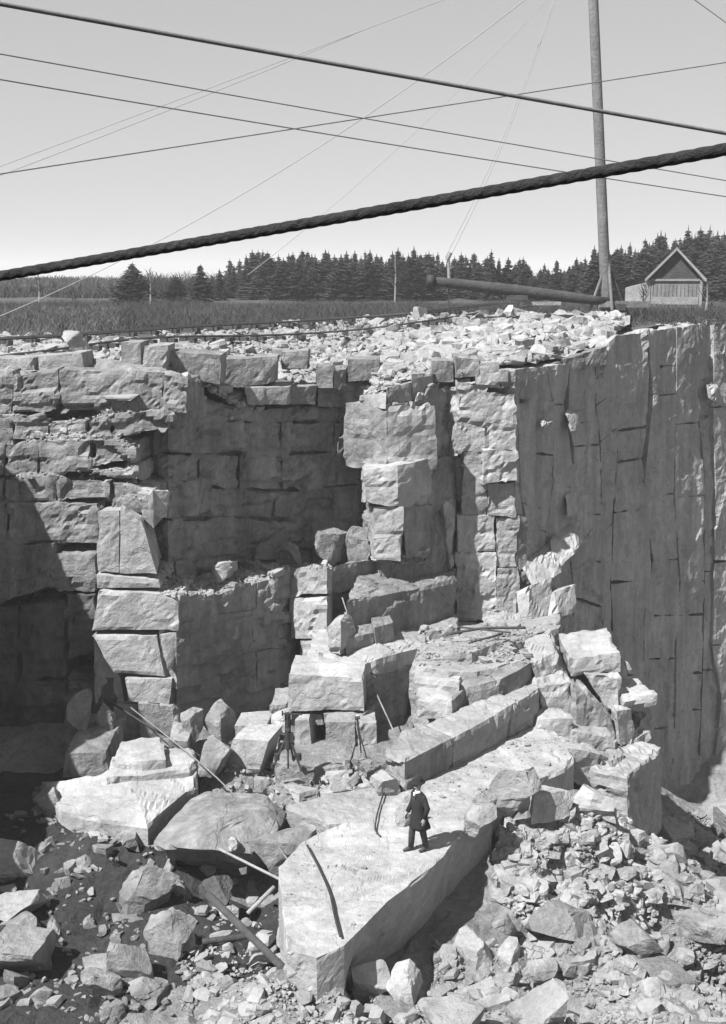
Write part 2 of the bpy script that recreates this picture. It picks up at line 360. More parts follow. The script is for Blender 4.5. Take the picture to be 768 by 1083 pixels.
rowblocks(YL_, [(-120, 20, 640, 640, 760, 770), (20, 70, 640, 630, 720, 720), (70, 101, 628, 628, 700, 690)], M['shade_dark'], dY=1.05, depth=2.5, amp=.08)  # lowest corner beds: the corner's shadow is deepened by this darker stone colour
rowblocks(YL_, [(-120, 20, 765, 765, 860, 860), (20, 70, 722, 722, 800, 800), (70, 122, 716, 716, 792, 792)], M['shade_dark'], dY=1.25, depth=2.5, amp=.10)
# pale column below
for q, Y in (([(102, 608), (168, 613), (170, 622), (103, 622)], 35.85), ([(104, 624), (191, 630), (188, 666), (96, 668)], 35.75), ([(96, 672), (166, 672), (175, 716), (120, 713)], 35.7),
             ([(168, 672), (187, 668), (184, 706), (177, 708)], 35.75), ([(131, 717), (182, 718), (179, 745), (136, 742)], 35.7), ([(98, 672), (128, 716), (133, 745), (100, 745)], 35.9),
             ([(120, 746), (146, 744), (150, 790), (120, 790)], 35.75), ([(146, 744), (168, 745), (172, 782), (148, 780)], 35.6), ([(168, 746), (187, 747), (192, 788), (170, 788)], 35.6)):
    blk('block', q, (Y, Y+.15), (.1, 2.6, 0), FR if q[0][1] < 740 else M['dust'], mf, amp=.03, chip=.03, h=.14)
# dark recess wall, turning away from the sun
YMD = [(150, 37.2), (182, 38.4), (300, 42.2), (392, 44.8), (420, 45.4)]
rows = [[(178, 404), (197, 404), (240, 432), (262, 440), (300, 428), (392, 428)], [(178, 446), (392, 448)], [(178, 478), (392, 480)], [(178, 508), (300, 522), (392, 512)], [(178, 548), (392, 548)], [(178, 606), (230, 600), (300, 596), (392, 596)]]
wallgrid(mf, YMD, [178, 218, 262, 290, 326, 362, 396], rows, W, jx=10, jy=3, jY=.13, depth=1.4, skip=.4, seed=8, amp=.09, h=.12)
# lower dark face and its ledge
YML = [(160, 35.2), (187, 36.0), (306, 39.9), (330, 40.4)]
rows = [[(187, 632), (240, 628), (270, 616), (306, 604)], [(187, 660), (306, 640)], [(187, 700), (306, 684)], [(187, 748), (306, 722)]]
wallgrid(mf, YML, [187, 228, 268, 306], rows, W, jx=8, jy=6, jY=.06, depth=2.0, skip=.5, seed=5, amp=.08, h=.12)
# solid core behind everything (left half)
cr = [np.array((-22, 37.9, 9.9)), P(0, 400, 38.0), P(185, 408, 38.9), P(250, 440, 41.2), P(300, 434, 42.7), P(392, 434, 45.2), P(470, 420, 44.9), P(545, 398, 44.2)]
lat('rock_core', cr, off(cr, (0, 4, 0)), [np.array((p[0], p[1], -3)) for p in cr], [np.array((p[0], p[1]+4, -3)) for p in cr], W, mf, h=.6, amp=.06, chip=.1)
ledge = [P(165, 606, 35.9), P(187, 632, 36.3), P(240, 629, 37.9), P(270, 617, 38.9), P(306, 605, 40.2)]
ledge[0] = np.array((ledge[0][0], ledge[0][1], ledge[1][2]))
lat('ledge', ledge, off(ledge, (1.2, 5.5, -.1)), [np.array((p[0], p[1], -1)) for p in ledge], [np.array((p[0]+1.2, p[1]+5.5, -1)) for p in ledge], M['dust'], mf, h=.4, amp=.06, chip=.05)
# centre-left: blocks under the pillar
poly('block', [(306, 604, 39.9), (322, 600, 39.5), (346, 600, 38.9), (352, 603, 39.3)], [632, 630, 629, 628], (0, 4.5, -.85), FR, mf, seed=2, amp=.04)
poly('block', [(307, 633, 39.9), (346, 630, 38.85), (352, 630, 39.3)], [676, 675, 672], (0, 4, 0), FR, mf, seed=4, amp=.035)
poly('block', [(318, 677, 39.7), (352, 676, 38.8), (358, 676, 39.2)], [718, 716, 712], (0, 4, 0), FR, mf, seed=5, amp=.035)
poly('block', [(346, 603, 39.6), (362, 596, 40.2), (394, 592, 41.3), (399, 592, 41.6)], [632, 628, 618, 617], (.5, 3, -.55), W, mf, seed=6)
poly('block', [(400, 593, 41.0), (419, 590, 41.0), (456, 590, 42.6)], [617, 616, 611], (.3, 3, -.4), W, mf, seed=7)
poly('block', [(350, 628, 40.6), (400, 622, 41.2), (462, 612, 43.2)], [690, 690, 690], (.3, 3, 0), W, mf, seed=8)
poly('block', [(366, 634, 37.4), (405, 629, 38.5), (440, 622, 39.9), (480, 612, 41.6)], [684, 686, 684, 676], (.4, 4, 0), W, mf, seed=9)
poly('block', [(348, 664, 36.7), (360, 658, 36.5), (374, 668, 37.1)], [692, 694, 690], (.4, 2, 0), M['dust'], mf, seed=10)
blk('block', [(366, 676), (398, 668), (399, 686), (366, 694)], (36.7, 37.6), (.2, 1.6, .25), W, mf, chip=.03)
blk('block', [(396, 664), (417, 658), (417, 680), (398, 682)], (37.4, 38.1), (-.2, 1.4, .2), W, mf)
poly('block', [(322, 699, 36.0), (380, 704, 35.5), (400, 697, 36.1), (424, 690, 37.0), (455, 683, 38.3)], [713, 715, 712, 708, 700], (.2, 4.2, .1), M['fresh'], mf, seed=12)
poly('block', [(381, 716, 35.6), (405, 710, 36.3), (430, 704, 37.2), (452, 701, 38.3)], [800, 800, 790, 780], (.2, 3, 0), W, mf, seed=13)
poly('block', [(322, 715, 36.1), (383, 717, 35.6)], [790, 790], (.2, 3, 0), M['fresh'], mf, seed=14)
blk('block', [(306, 713), (384, 717), (385, 752), (304, 752)], (34.7, 34.7), (.1, 1.5, .12), FR, mf, chip=.03, amp=.025)
blk('block', [(384, 756), (400, 742), (401, 792), (385, 792)], (34.6, 35.2), (0, 1.5, 0), W, mf)
blk('block', [(303, 754), (340, 755), (342, 766), (304, 768)], (34.9, 34.9), (.1, 1.5, 0), M['dust'], mf)
blk('block', [(342, 755), (384, 755), (384, 766), (342, 766)], (34.7, 34.7), (.1, 1.5, 0), M['dust'], mf)
blk('block', [(284, 746), (304, 744), (304, 766), (286, 770)], (34.9, 35.1), (.1, 1.5, 0), M['dust'], mf)
blk('block', [(312, 762), (327, 761), (330, 794), (312, 792)], (34.2, 34.2), (.1, 1.2, 0), FR, mf)
blk('block', [(344, 764), (376, 763), (377, 794), (346, 795)], (34.0, 34.0), (.1, 1.5, 0), M['dust'], mf)
blk('block', [(377, 764), (399, 764), (400, 790), (378, 793)], (34.0, 34.1), (-.1, 1.5, 0), FR, mf)
# pillar with a pale left flank and shaded right flank
YP = [(380, 43.6), (388, 42.6), (406, 40.9), (412, 40.9), (465, 43.2)]
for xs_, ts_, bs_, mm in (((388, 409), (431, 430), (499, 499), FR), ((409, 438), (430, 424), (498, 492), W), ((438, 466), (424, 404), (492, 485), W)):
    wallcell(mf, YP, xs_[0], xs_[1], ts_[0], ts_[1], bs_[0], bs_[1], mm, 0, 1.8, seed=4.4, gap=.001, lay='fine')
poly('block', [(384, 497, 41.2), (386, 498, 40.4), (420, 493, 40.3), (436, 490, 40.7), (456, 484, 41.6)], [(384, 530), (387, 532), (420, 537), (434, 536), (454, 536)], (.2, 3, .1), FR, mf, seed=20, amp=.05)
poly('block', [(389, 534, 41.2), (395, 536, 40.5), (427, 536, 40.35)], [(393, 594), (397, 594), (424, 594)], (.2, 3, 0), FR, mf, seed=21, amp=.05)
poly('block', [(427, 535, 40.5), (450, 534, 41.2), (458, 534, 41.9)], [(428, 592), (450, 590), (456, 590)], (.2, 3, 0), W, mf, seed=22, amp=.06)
poly('block', [(420, 540, 41.6), (434, 540, 41.8)], [592, 592], (.2, 2, 0), M['shade_dark'], mf, seed=23)
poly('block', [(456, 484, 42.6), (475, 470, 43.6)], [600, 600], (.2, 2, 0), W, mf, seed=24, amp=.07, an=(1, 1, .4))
poly('block', [(458, 402, 43.4), (480, 402, 44.2)], [482, 482], (.2, 2, 0), W, mf, seed=24.5, amp=.05, an=(1, 1, .4))
poly('block', [(462, 482, 44.0), (482, 482, 44.2)], [620, 620], (.2, 2, 0), W, mf, seed=25, amp=.07, an=(1, 1, .4))
def corep(tops, zb, back, seed):
    F = [P(*t) for t in tops]; lat('rock_core', F, off(F, back), [np.array((p[0], p[1], zb)) for p in F], [np.array((p[0]+back[0], p[1]+back[1], zb)) for p in F], W, mf, h=.14, amp=.08, chip=.03, seed=seed, lay='face')
corep([(386, 436, 43.0), (408, 432, 41.15), (440, 424, 42.3), (472, 408, 43.6)], 3.0, (.3, 3, 0), 26)
corep([(390, 500, 41.7), (424, 500, 40.95), (458, 486, 42.3), (482, 480, 43.5)], 2.0, (.3, 3, 0), 27)
# bumps in the dark recess
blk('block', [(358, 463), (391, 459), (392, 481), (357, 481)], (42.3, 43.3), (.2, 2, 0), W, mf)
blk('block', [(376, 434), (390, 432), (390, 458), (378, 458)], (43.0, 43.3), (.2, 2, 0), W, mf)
# right-hand pale pillar, running down to the rubble shelf
YC = [(470, 44.0), (484, 43.0), (545, 43.1), (556, 43.4)]
def cc(xl, xr, tl, tr, bl, br, m=FR, dY=0.0, **k): k = dict(dict(amp=.08, chip=.006, fs=1.0, gap=.0, lay='fine', h=.12), **k); wallcell(mf, YC, xl, xr, tl, tr, bl, br, m, dY, 1.8, seed=6.1, **k)
PG = M['dust']
cc(459, 486, 408, 410, 484, 482, PG, -.1); cc(470, 494, 484, 482, 530, 528, PG, -.1, an=(1, 1, .5))
cc(484, 516, 404, 408, 478, 476, PG, .05); cc(514, 546, 414, 416, 476, 477, PG, .12)
cc(505, 530, 396, 396, 410, 411, PG, .05); cc(530, 547, 392, 392, 411, 412, W, .1)
cc(490, 514, 478, 476, 547, 546, PG, .05); cc(512, 548, 477, 477, 512, 509, FR, .5); cc(516, 545, 512, 510, 546, 546, PG, .15)
cc(484, 524, 546, 545, 584, 584, FR, .12); cc(524, 547, 547, 547, 600, 600, PG, .1, an=(1, 1, .5)); cc(482, 526, 584, 584, 656, 658, FR, .2)
cc(526, 550, 601, 600, 662, 664, PG, .2, an=(1, 1, .5))
cc(546, 558, 545, 548, 625, 630, W, .05, an=(1, 1, .4)); cc(546, 558, 628, 630, 672, 674, PG, .3)
poly('block', [(461, 532, 43.0), (468, 526, 42.7), (480, 530, 42.9)], [(468, 600), (476, 604), (482, 600)], (.2, 2, 0), FR, mf, seed=30, amp=.09)
poly('block', [(466, 602, 43.0), (484, 600, 43.0)], [668, 668], (.2, 2, 0), W, mf, seed=31, amp=.07, an=(1, 1, .4))
# steps at the foot of the pale pillar
ST = M['dust']
poly('terrace', [(436, 702, 38.2), (470, 706, 37.9), (505, 704, 38.3), (548, 696, 39.2), (566, 686, 40.2)], -.8, (1.2, 5.0, .15), ST, mf, seed=40) if False else None
def tpoly(tops, z, back, m, seed, **k):
    F = [G(a, b, z) for a, b in tops]; B = off(F, back)
    return lat('terrace', F, B, [np.array((p[0], p[1], -2.2)) for p in F], [np.array((p[0], p[1], -2.2)) for p in B], m, mf, seed=seed, **k)
tpoly([(434, 704), (474, 710), (505, 710), (552, 698), (572, 690)], 1.88, (1.0, 7, -.75), ST, 41, h=.2, amp=.06)
tpoly([(440, 690), (500, 690), (530, 678), (592, 664)], 2.08, (1.0, 6, -.75), ST, 42, h=.2, amp=.07)
poly('block', [(437, 717, 35.4), (485, 722, 35.0)], [735, 741], (.6, 3.5, .15), FR, mf, seed=43)
poly('block', [(440, 736, 34.6), (478, 741, 34.2)], [760, 764], (.4, 3.5, .02), FR, mf, seed=44, amp=.025)
poly('block', [(479, 741, 34.3), (492, 728, 35.2), (508, 725, 35.1), (530, 718, 35.4), (550, 708, 35.9), (562, 700, 36.5), (569, 701, 37.2)], [770, 765, 760, 750, 740, 732, 726], (-.9, 2.2, .05), W, mf, seed=45, amp=.03)
tpoly([(448, 668), (484, 664)], 2.0, (0.2, 3, -.3), ST, 46, h=.2, amp=.07)
# curved dark bench
F = [G(428, 806, .88), G(455, 793, .95), G(480, 780, 1.02), G(510, 764, 1.1), G(540, 746, 1.2), G(560, 735, 1.26), G(572, 727, 1.3)]
B = [G(406, 794, .86), G(428, 776, .9), G(448, 766, .95), G(478, 754, 1.0), G(510, 742, 1.05), G(545, 725, 1.15), G(564, 714, 1.2)]; Fd = [np.array((p[0]-.05, p[1], -1.2)) for p in F]; Bd = [np.array((p[0], p[1], -1.2)) for p in B]
for a in range(0, 6, 2):
    q = slice(a, a+3)
    lat('bench', F[q], B[q], Fd[q], Bd[q], M['dust'] if a > 1 else M['weathered'], mf, h=.11, amp=.045, chip=.07, seed=50, an=(1, 1, .4), lay='fine')
# shelf between bench and pillar in the middle
tpoly([(340, 800), (385, 806), (430, 802), (440, 785)], .05, (0, 2.6, .0), M['pit'], 55, h=.2, amp=.07)
tpoly([(290, 806), (345, 812), (372, 808)], .1, (0, 2.2, .0), M['pit'], 56, h=.2, amp=.07)

# ------------------------------------------------------------------ left-hand side wall outside the frame, whose rim casts the slanting shadow
lw = structure('left_quarry_wall', 'dark quarry wall rising beside the shaded corner')
s_ = np.array(sv)
A_ = P(24, 508, 36.6)+s_*6.0; B_ = P(90, 634, 36.2)+s_*9; C_ = P(150, 756, 35.6)+s_*11; D_ = P(124, 786, 34.5)+s_*10; E_ = P(60, 828, 31.6)+s_*7
rim = [np.array((-11.5, 20, 1.0)), np.array((-10.5, 26, 2.0)), E_, D_, C_, B_, A_, np.array((-15.2, 36, 12.4)), np.array((-15.6, 40, 12.4))]
rim = sorted(rim, key=lambda p: p[1])
for i, p in enumerate(rim): rim[i] = np.array((min(p[0], -.335*p[1]-.15), p[1], p[2]))
lat('rock_core', rim, off(rim, (-9, 0, 3)), [np.array((p[0], p[1], -3)) for p in rim], [np.array((p[0]-9, p[1], -3)) for p in rim], M['shade_dark'], lw, h=.4, amp=.12, chip=.05)
#print('rim', [tuple(round(float(c), 1) for c in p) for p in rim])

# ------------------------------------------------------------------ stepped stone left standing on the rim
def rim(q, Y, m=W, back=(0, 1.6, 0), **k): return blk('block', q, Y, back, m, mf, **k)
rim([(128, 362), (149, 362), (149, 390), (128, 390)], 38.6)
rim([(153, 366), (178, 365), (176, 392), (151, 388)], 38.0, M['dust'])
rim([(178, 371), (234, 375), (233, 407), (180, 396)], (38.6, 38.9))
rim([(235, 381), (293, 377), (291, 405), (237, 412)], (40.9, 41.5))
rim([(298, 373), (326, 371), (325, 390), (299, 390)], 42.8)
rim([(259, 411), (308, 408), (307, 428), (262, 428)], (40.8, 41.6), M['dust'], (0, 2.2, 0))
rim([(308, 409), (334, 408), (334, 428), (308, 428)], (42.0, 42.6))
rim([(334, 388), (352, 387), (352, 410), (335, 410)], 43.0)
rim([(353, 391), (367, 390), (366, 412), (353, 412)], (43, 43.4))
rim([(368, 380), (402, 380), (401, 402), (368, 404)], (43.4, 43.8))
rim([(336, 405), (384, 404), (388, 432), (336, 430)], (43.0, 44.2), W, (0, 2.2, 0))
rim([(384, 416), (409, 418), (408, 432), (386, 430)], (41.6, 40.8), FR)
rim([(410, 410), (436, 404), (436, 427), (410, 431)], (41.2, 42.0))
rim([(436, 396), (458, 394), (457, 412), (436, 424)], (42.2, 42.9), M['dust'])
rim([(457, 381), (480, 382), (480, 404), (457, 404)], (43.2, 43.4))
rim([(481, 377), (508, 379), (507, 398), (482, 400)], (43.2, 43.4))
rim([(508, 384), (527, 383), (527, 398), (509, 399)], (43.3, 43.5), M['dust'])
rim([(596, 380), (618, 374), (620, 390), (598, 392)], (45.6, 46.6), W)
rim([(617, 373), (642, 366), (642, 386), (619, 389)], (46.6, 47.4), W)
rim([(642, 350), (654, 350), (654, 374), (643, 374)], (48.0, 48.8), FR)
rim([(40, 377), (86, 373), (90, 392), (42, 394)], 38.0, M['dust'])
rim([(-30, 380), (36, 378), (38, 396), (-30, 398)], 38.0, M['dust'])
# pale ledges breaking out of the shaded right-hand wall
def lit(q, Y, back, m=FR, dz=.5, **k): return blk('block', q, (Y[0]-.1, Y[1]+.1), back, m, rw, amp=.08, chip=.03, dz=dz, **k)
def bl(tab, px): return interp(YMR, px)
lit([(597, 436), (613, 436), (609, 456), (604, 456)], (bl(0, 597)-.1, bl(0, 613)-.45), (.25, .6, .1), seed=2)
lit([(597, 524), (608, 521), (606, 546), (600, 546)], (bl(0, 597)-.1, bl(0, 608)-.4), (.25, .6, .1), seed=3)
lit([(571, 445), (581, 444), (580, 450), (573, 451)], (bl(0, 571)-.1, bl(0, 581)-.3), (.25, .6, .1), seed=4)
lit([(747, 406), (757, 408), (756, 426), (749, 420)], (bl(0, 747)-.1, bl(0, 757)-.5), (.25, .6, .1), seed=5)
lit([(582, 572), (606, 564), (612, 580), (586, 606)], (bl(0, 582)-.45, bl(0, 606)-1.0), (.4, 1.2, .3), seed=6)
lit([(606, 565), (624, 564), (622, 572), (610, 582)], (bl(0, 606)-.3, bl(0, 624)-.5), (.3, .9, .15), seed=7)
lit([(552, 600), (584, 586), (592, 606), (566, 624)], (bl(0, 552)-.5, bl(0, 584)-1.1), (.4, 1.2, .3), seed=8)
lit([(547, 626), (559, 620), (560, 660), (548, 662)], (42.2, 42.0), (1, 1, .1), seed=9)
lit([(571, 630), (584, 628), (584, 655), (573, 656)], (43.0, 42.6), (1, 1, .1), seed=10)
blk('block', [(558, 624), (572, 640), (572, 662), (558, 662)], (42.4, 43.4), (1, 1, 0), M['wall'], rw)
tp = [(524, 668, 41.2), (545, 668, 40.6), (575, 656, 41.9), (600, 644, 43.4)]
poly('block', tp, [700, 700, 694, 684], (-.4, 2.5, .1), M['wall'], rw, seed=71, amp=.12)

# ------------------------------------------------------------------ broken rock mass at the right of the floor
bm_ = structure('broken_rock_mass', 'pale shattered granite outcrop beside the deep pit')
def bb_(q, Y, back=(-.3, 2.0, .1), m=FR, **k): return blk('block', q, Y, back, m, bm_, amp=.08, chip=.05, **k)
bb_([(562, 702), (590, 688), (604, 722), (568, 722)], (36.4, 37.4), (0, 1.6, .25), seed=1)
bb_([(572, 690), (592, 686), (600, 712), (590, 712)], (37.6, 38.2), (0, 1.2, 0), seed=1.5)
bb_([(602, 696), (656, 690), (658, 712), (604, 716)], (37.2, 37.2), (0, 2.2, .15), seed=2)
bb_([(618, 713), (657, 712), (656, 760), (640, 748)], (37.0, 37.0), (0, 2.2, 0), seed=3)
bb_([(566, 724), (604, 722), (606, 758), (574, 760)], (35.9, 36.2), seed=4)
bb_([(606, 724), (622, 738), (622, 770), (607, 772)], (36.0, 36.2), seed=5)
bb_([(622, 732), (646, 756), (654, 790), (618, 774)], (36.2, 36.6), seed=6)
bb_([(570, 760), (606, 760), (606, 780), (560, 784)], (35.1, 35.3), seed=7)
bb_([(606, 774), (656, 782), (650, 804), (604, 800)], (35.2, 35.6), seed=8)
bb_([(556, 785), (596, 780), (590, 812), (560, 806)], (34.3, 34.6), seed=9)
bb_([(600, 792), (634, 798), (622, 838), (590, 816)], (34.2, 34.6), seed=10)
bb_([(634, 800), (652, 806), (648, 832), (628, 838)], (34.6, 35.2), seed=11)
bb_([(655, 737), (694, 735), (693, 744), (660, 752)], (36.9, 37.1), (-.2, 1.4, .1), seed=12)
bb_([(652, 752), (668, 750), (672, 790), (656, 792)], (36.4, 37.0), seed=13)
bb_([(647, 804), (662, 798), (656, 842), (648, 836)], (34.6, 35.2), (0, 1.5, 0), seed=14)
def core_(tops, zb, back, m, seed): 
    F = [P(*t) for t in tops]
    return lat('rock_core', F, off(F, back), [np.array((p[0], p[1], zb)) for p in F], [np.array((p[0]+back[0], p[1]+back[1], zb)) for p in F], m, bm_, h=.18, amp=.2, chip=.16, seed=seed, an=(1, 1, .7))
core_([(560, 812, 34.6), (600, 856, 34.2), (650, 860, 34.4), (664, 818, 35.4), (674, 776, 37.0), (692, 758, 38.2)], -8.0, (-2.0, 3.5, .2), M['wall'], 61)
core_([(562, 726, 37.6), (604, 722, 37.9), (656, 716, 38.0), (664, 700, 39.4)], -8.0, (-1, 2.5, -.3), M['wall'], 62)
poly('block', [(664, 820, 33.6), (680, 806, 34.6), (700, 790, 36.5)], [905, 890, 880], (-2, 2, -.3), M['wall'], bm_, seed=63, amp=.09)

# ------------------------------------------------------------------ bedrock slabs of the floor
fl = structure('floor_slabs', 'flat pale slabs of split bedrock making the working floor')
F = [G(294, 916, 0), G(299, 958, 0), G(304, 1004, -.05), G(335, 1012, -.1), G(364, 1000, -.05), G(390, 975, 0), G(412, 952, 0), G(450, 924, 0), G(470, 905, .02), G(484, 886, .03), G(497, 874, .04), G(521, 864, .04)]
B = [G(312, 900, 0), G(318, 892, 0), G(330, 884, 0), G(345, 877, 0), G(360, 870, 0), G(380, 862, 0), G(396, 852, 0), G(418, 846, 0), G(440, 842, .0), G(465, 840, .03), G(490, 838, .04), G(522, 840, .04)]
Fd = [np.array((p[0]+(.0 if i < 5 else -1.05*(1-(i-5)/6.5)), p[1]+(.15 if i > 4 else .1), -2.5)) for i, p in enumerate(F)]
lat('slab', F, B, Fd, [np.array((p[0], p[1], -2.5)) for p in B], FR, fl, h=.08, amp=.03, chip=.07, seed=81, fs=1.5, lay='fine') if False else lat('slab', F, B, Fd, [np.array((p[0], p[1], -2.5)) for p in B], FR, fl, h=.08, amp=.03, chip=.05, seed=81, fs=1.5)
F = [G(482, 866, .02), G(520, 852, .05), G(556, 830, .05), G(598, 812, .1), G(610, 800, .1)]
B = [G(400, 850, .02), G(430, 836, .03), G(470, 812, .1), G(520, 788, .18), G(574, 760, .25)]
F = F; lat('slab', F, B, [np.array((p[0], p[1], -2.0)) for p in F], [np.array((p[0], p[1], -2.0)) for p in B], FR, fl, h=.14, amp=.05, chip=.05, seed=82)
F = [G(348, 872, -.05), G(390, 868, -.05), G(430, 850, -.05)]; B = [G(300, 850, -.05), G(350, 838, -.05), G(420, 826, -.05)]
lat('slab', F, B, [np.array((p[0], p[1], -2.0)) for p in F], [np.array((p[0], p[1], -2.0)) for p in B], M['dust'], fl, h=.12, amp=.05, chip=.05, seed=83)
# left pale terrace
F = [G(50, 838, -.25), G(64, 858, -.3), G(108, 866, -.3), G(156, 872, -.3), G(170, 860, -.3), G(196, 838, -.25), G(208, 834, -.25)]
B = [G(44, 826, -.1), G(70, 824, 0), G(100, 818, .05), G(130, 808, .1), G(160, 802, .1), G(190, 798, .1), G(208, 800, .1)]
lat('slab', F, B, [np.array((p[0], p[1], -1.7)) for p in F], [np.array((p[0], p[1], -1.7)) for p in B], FR, fl, h=.12, amp=.04, chip=.05, seed=84)
F = [G(112, 822, .15), G(150, 820, .15), G(200, 812, .15), G(209, 806, .15)]; B = [G(118, 800, .3), G(150, 796, .3), G(180, 792, .3), G(205, 788, .3)]
lat('slab', F, B, [np.array((p[0], p[1], -1.2)) for p in F], [np.array((p[0], p[1], -1.2)) for p in B], FR, fl, h=.12, amp=.04, chip=.05, seed=85)
F = [G(118, 803, .45), G(150, 805, .45), G(176, 803, .45)]; B = [G(128, 784, .6), G(150, 778, .6), G(172, 778, .6)]
lat('slab', F, B, [np.array((p[0], p[1], -1)) for p in F], [np.array((p[0], p[1], -1)) for p in B], FR, fl, h=.12, amp=.04, chip=.05, seed=86)
blk('slab', [(178, 782), (199, 784), (198, 806), (177, 800)], (33.6, 33.8), (0, 1.2, .1), FR, fl)
blk('slab', [(68, 796), (112, 796), (116, 820), (66, 822)], (32.6, 32.8), (0, 2.2, .1), W, fl)
blk('slab', [(66, 778), (124, 780), (122, 800), (68, 800)], (34.2, 34.2), (0, 2.2, .1), W, fl)

# ------------------------------------------------------------------ loose rocks
def cube_pts(n):
    P_, F_, ix = [], [], {}
    def vid(a):
        if a not in ix: ix[a] = len(P_); P_.append([q/n*2-1 for q in a])
        return ix[a]
    for ax in range(3):
        u, v = [(1, 2), (2, 0), (0, 1)][ax]
        for sgn in (0, n):
            for i in range(n):
                for j in range(n):
                    c = []
                    for (a, b) in ((i, j), (i+1, j), (i+1, j+1), (i, j+1)):
                        t = [0, 0, 0]; t[ax] = sgn; t[u] = a; t[v] = b; c.append(vid(tuple(t)))
                    F_.append(c if sgn else c[::-1])
    return np.array(P_, float), np.array(F_)
CUBE = {n: cube_pts(n) for n in (2, 3, 6, 10)}
def rock_pts(n, seed, boxy=.6, cuts=9, lo=.55, hi=.95):
    X, F = CUBE[n]; r = np.random.default_rng(seed)
    sph = X/np.linalg.norm(X, axis=1)[:, None]*1.15; X = X*boxy+sph*(1-boxy)
    for _ in range(cuts):
        nn = r.normal(size=3); nn /= np.linalg.norm(nn); d = r.uniform(lo, hi)
        o = np.maximum(0, X@nn-d); X = X-o[:, None]*nn
    return X, F
def rotm(r, tilt=.5, yaw=None):
    return np.array(Matrix.Rotation(r.uniform(0, 6.28) if yaw is None else yaw, 3, 'Z') @ Matrix.Rotation(r.uniform(-tilt, tilt), 3, 'X') @ Matrix.Rotation(r.uniform(-tilt, tilt), 3, 'Y'))
def on_floor(px, py):
    z = np.full(len(px), -1.5); a = (py-541.5)/FOC; dx = (px-384)/FOC; dy = cp-a*sp; dz = -sp-a*cp
    for _ in range(9):
        Y = (z-CZ)/(dz/dy); x = dx/dy*Y; z = z*.4+.6*zpit(x, Y)
    return np.stack([x, Y, z], 1)
def boulder(label, px0, py0, px1, py1, Y, m=FR, depth=.9, seed=None, boxy=.6, yaw=None, tilt=.25, cat='boulder', group=None, cuts=9, name='boulder', rest=None):
    seed = seed if seed is not None else int(px0*7+py0)
    if rest is not None:
        mx = (px0+px1)/2; b_ = on_floor(np.array([mx]), np.array([float(py1)]))[0] if rest == 'floor' else G(mx, py1, rest)
        Y = b_[1]+(px1-px0)/FOC*b_[1]*depth*.35
    r = random.Random(seed); X, F = rock_pts(10, seed, min(1, boxy+.4), cuts+2, .5, .82); c = P((px0+px1)/2, (py0+py1)/2, Y)
    wx = (px1-px0)/FOC*Y/2*1.03; hz = (py1-py0)/FOC*Y/2*1.03
    X = X@rotm(r, tilt, yaw if yaw is not None else r.uniform(-.6, .6)).T
    X /= (X.max(0)-X.min(0))/2; X = X*np.array((wx, wx*depth, hz*.96))
    X = X+.035*facet((X+c)*3.2, 4)[:, None]*X/np.linalg.norm(X, axis=1)[:, None]
    X[:, 2] -= np.where(X[:, 2] < 0, .12*hz*0+.0, 0); X = np.where((X[:, 2] < -.5*hz)[:, None], X*np.array((1.06, 1.06, 1.35)), X); X = X+c; o = mk(name, X, F, m, None, (c[0], c[1], X[:, 2].min()))
    return tag(o, label, cat, group)
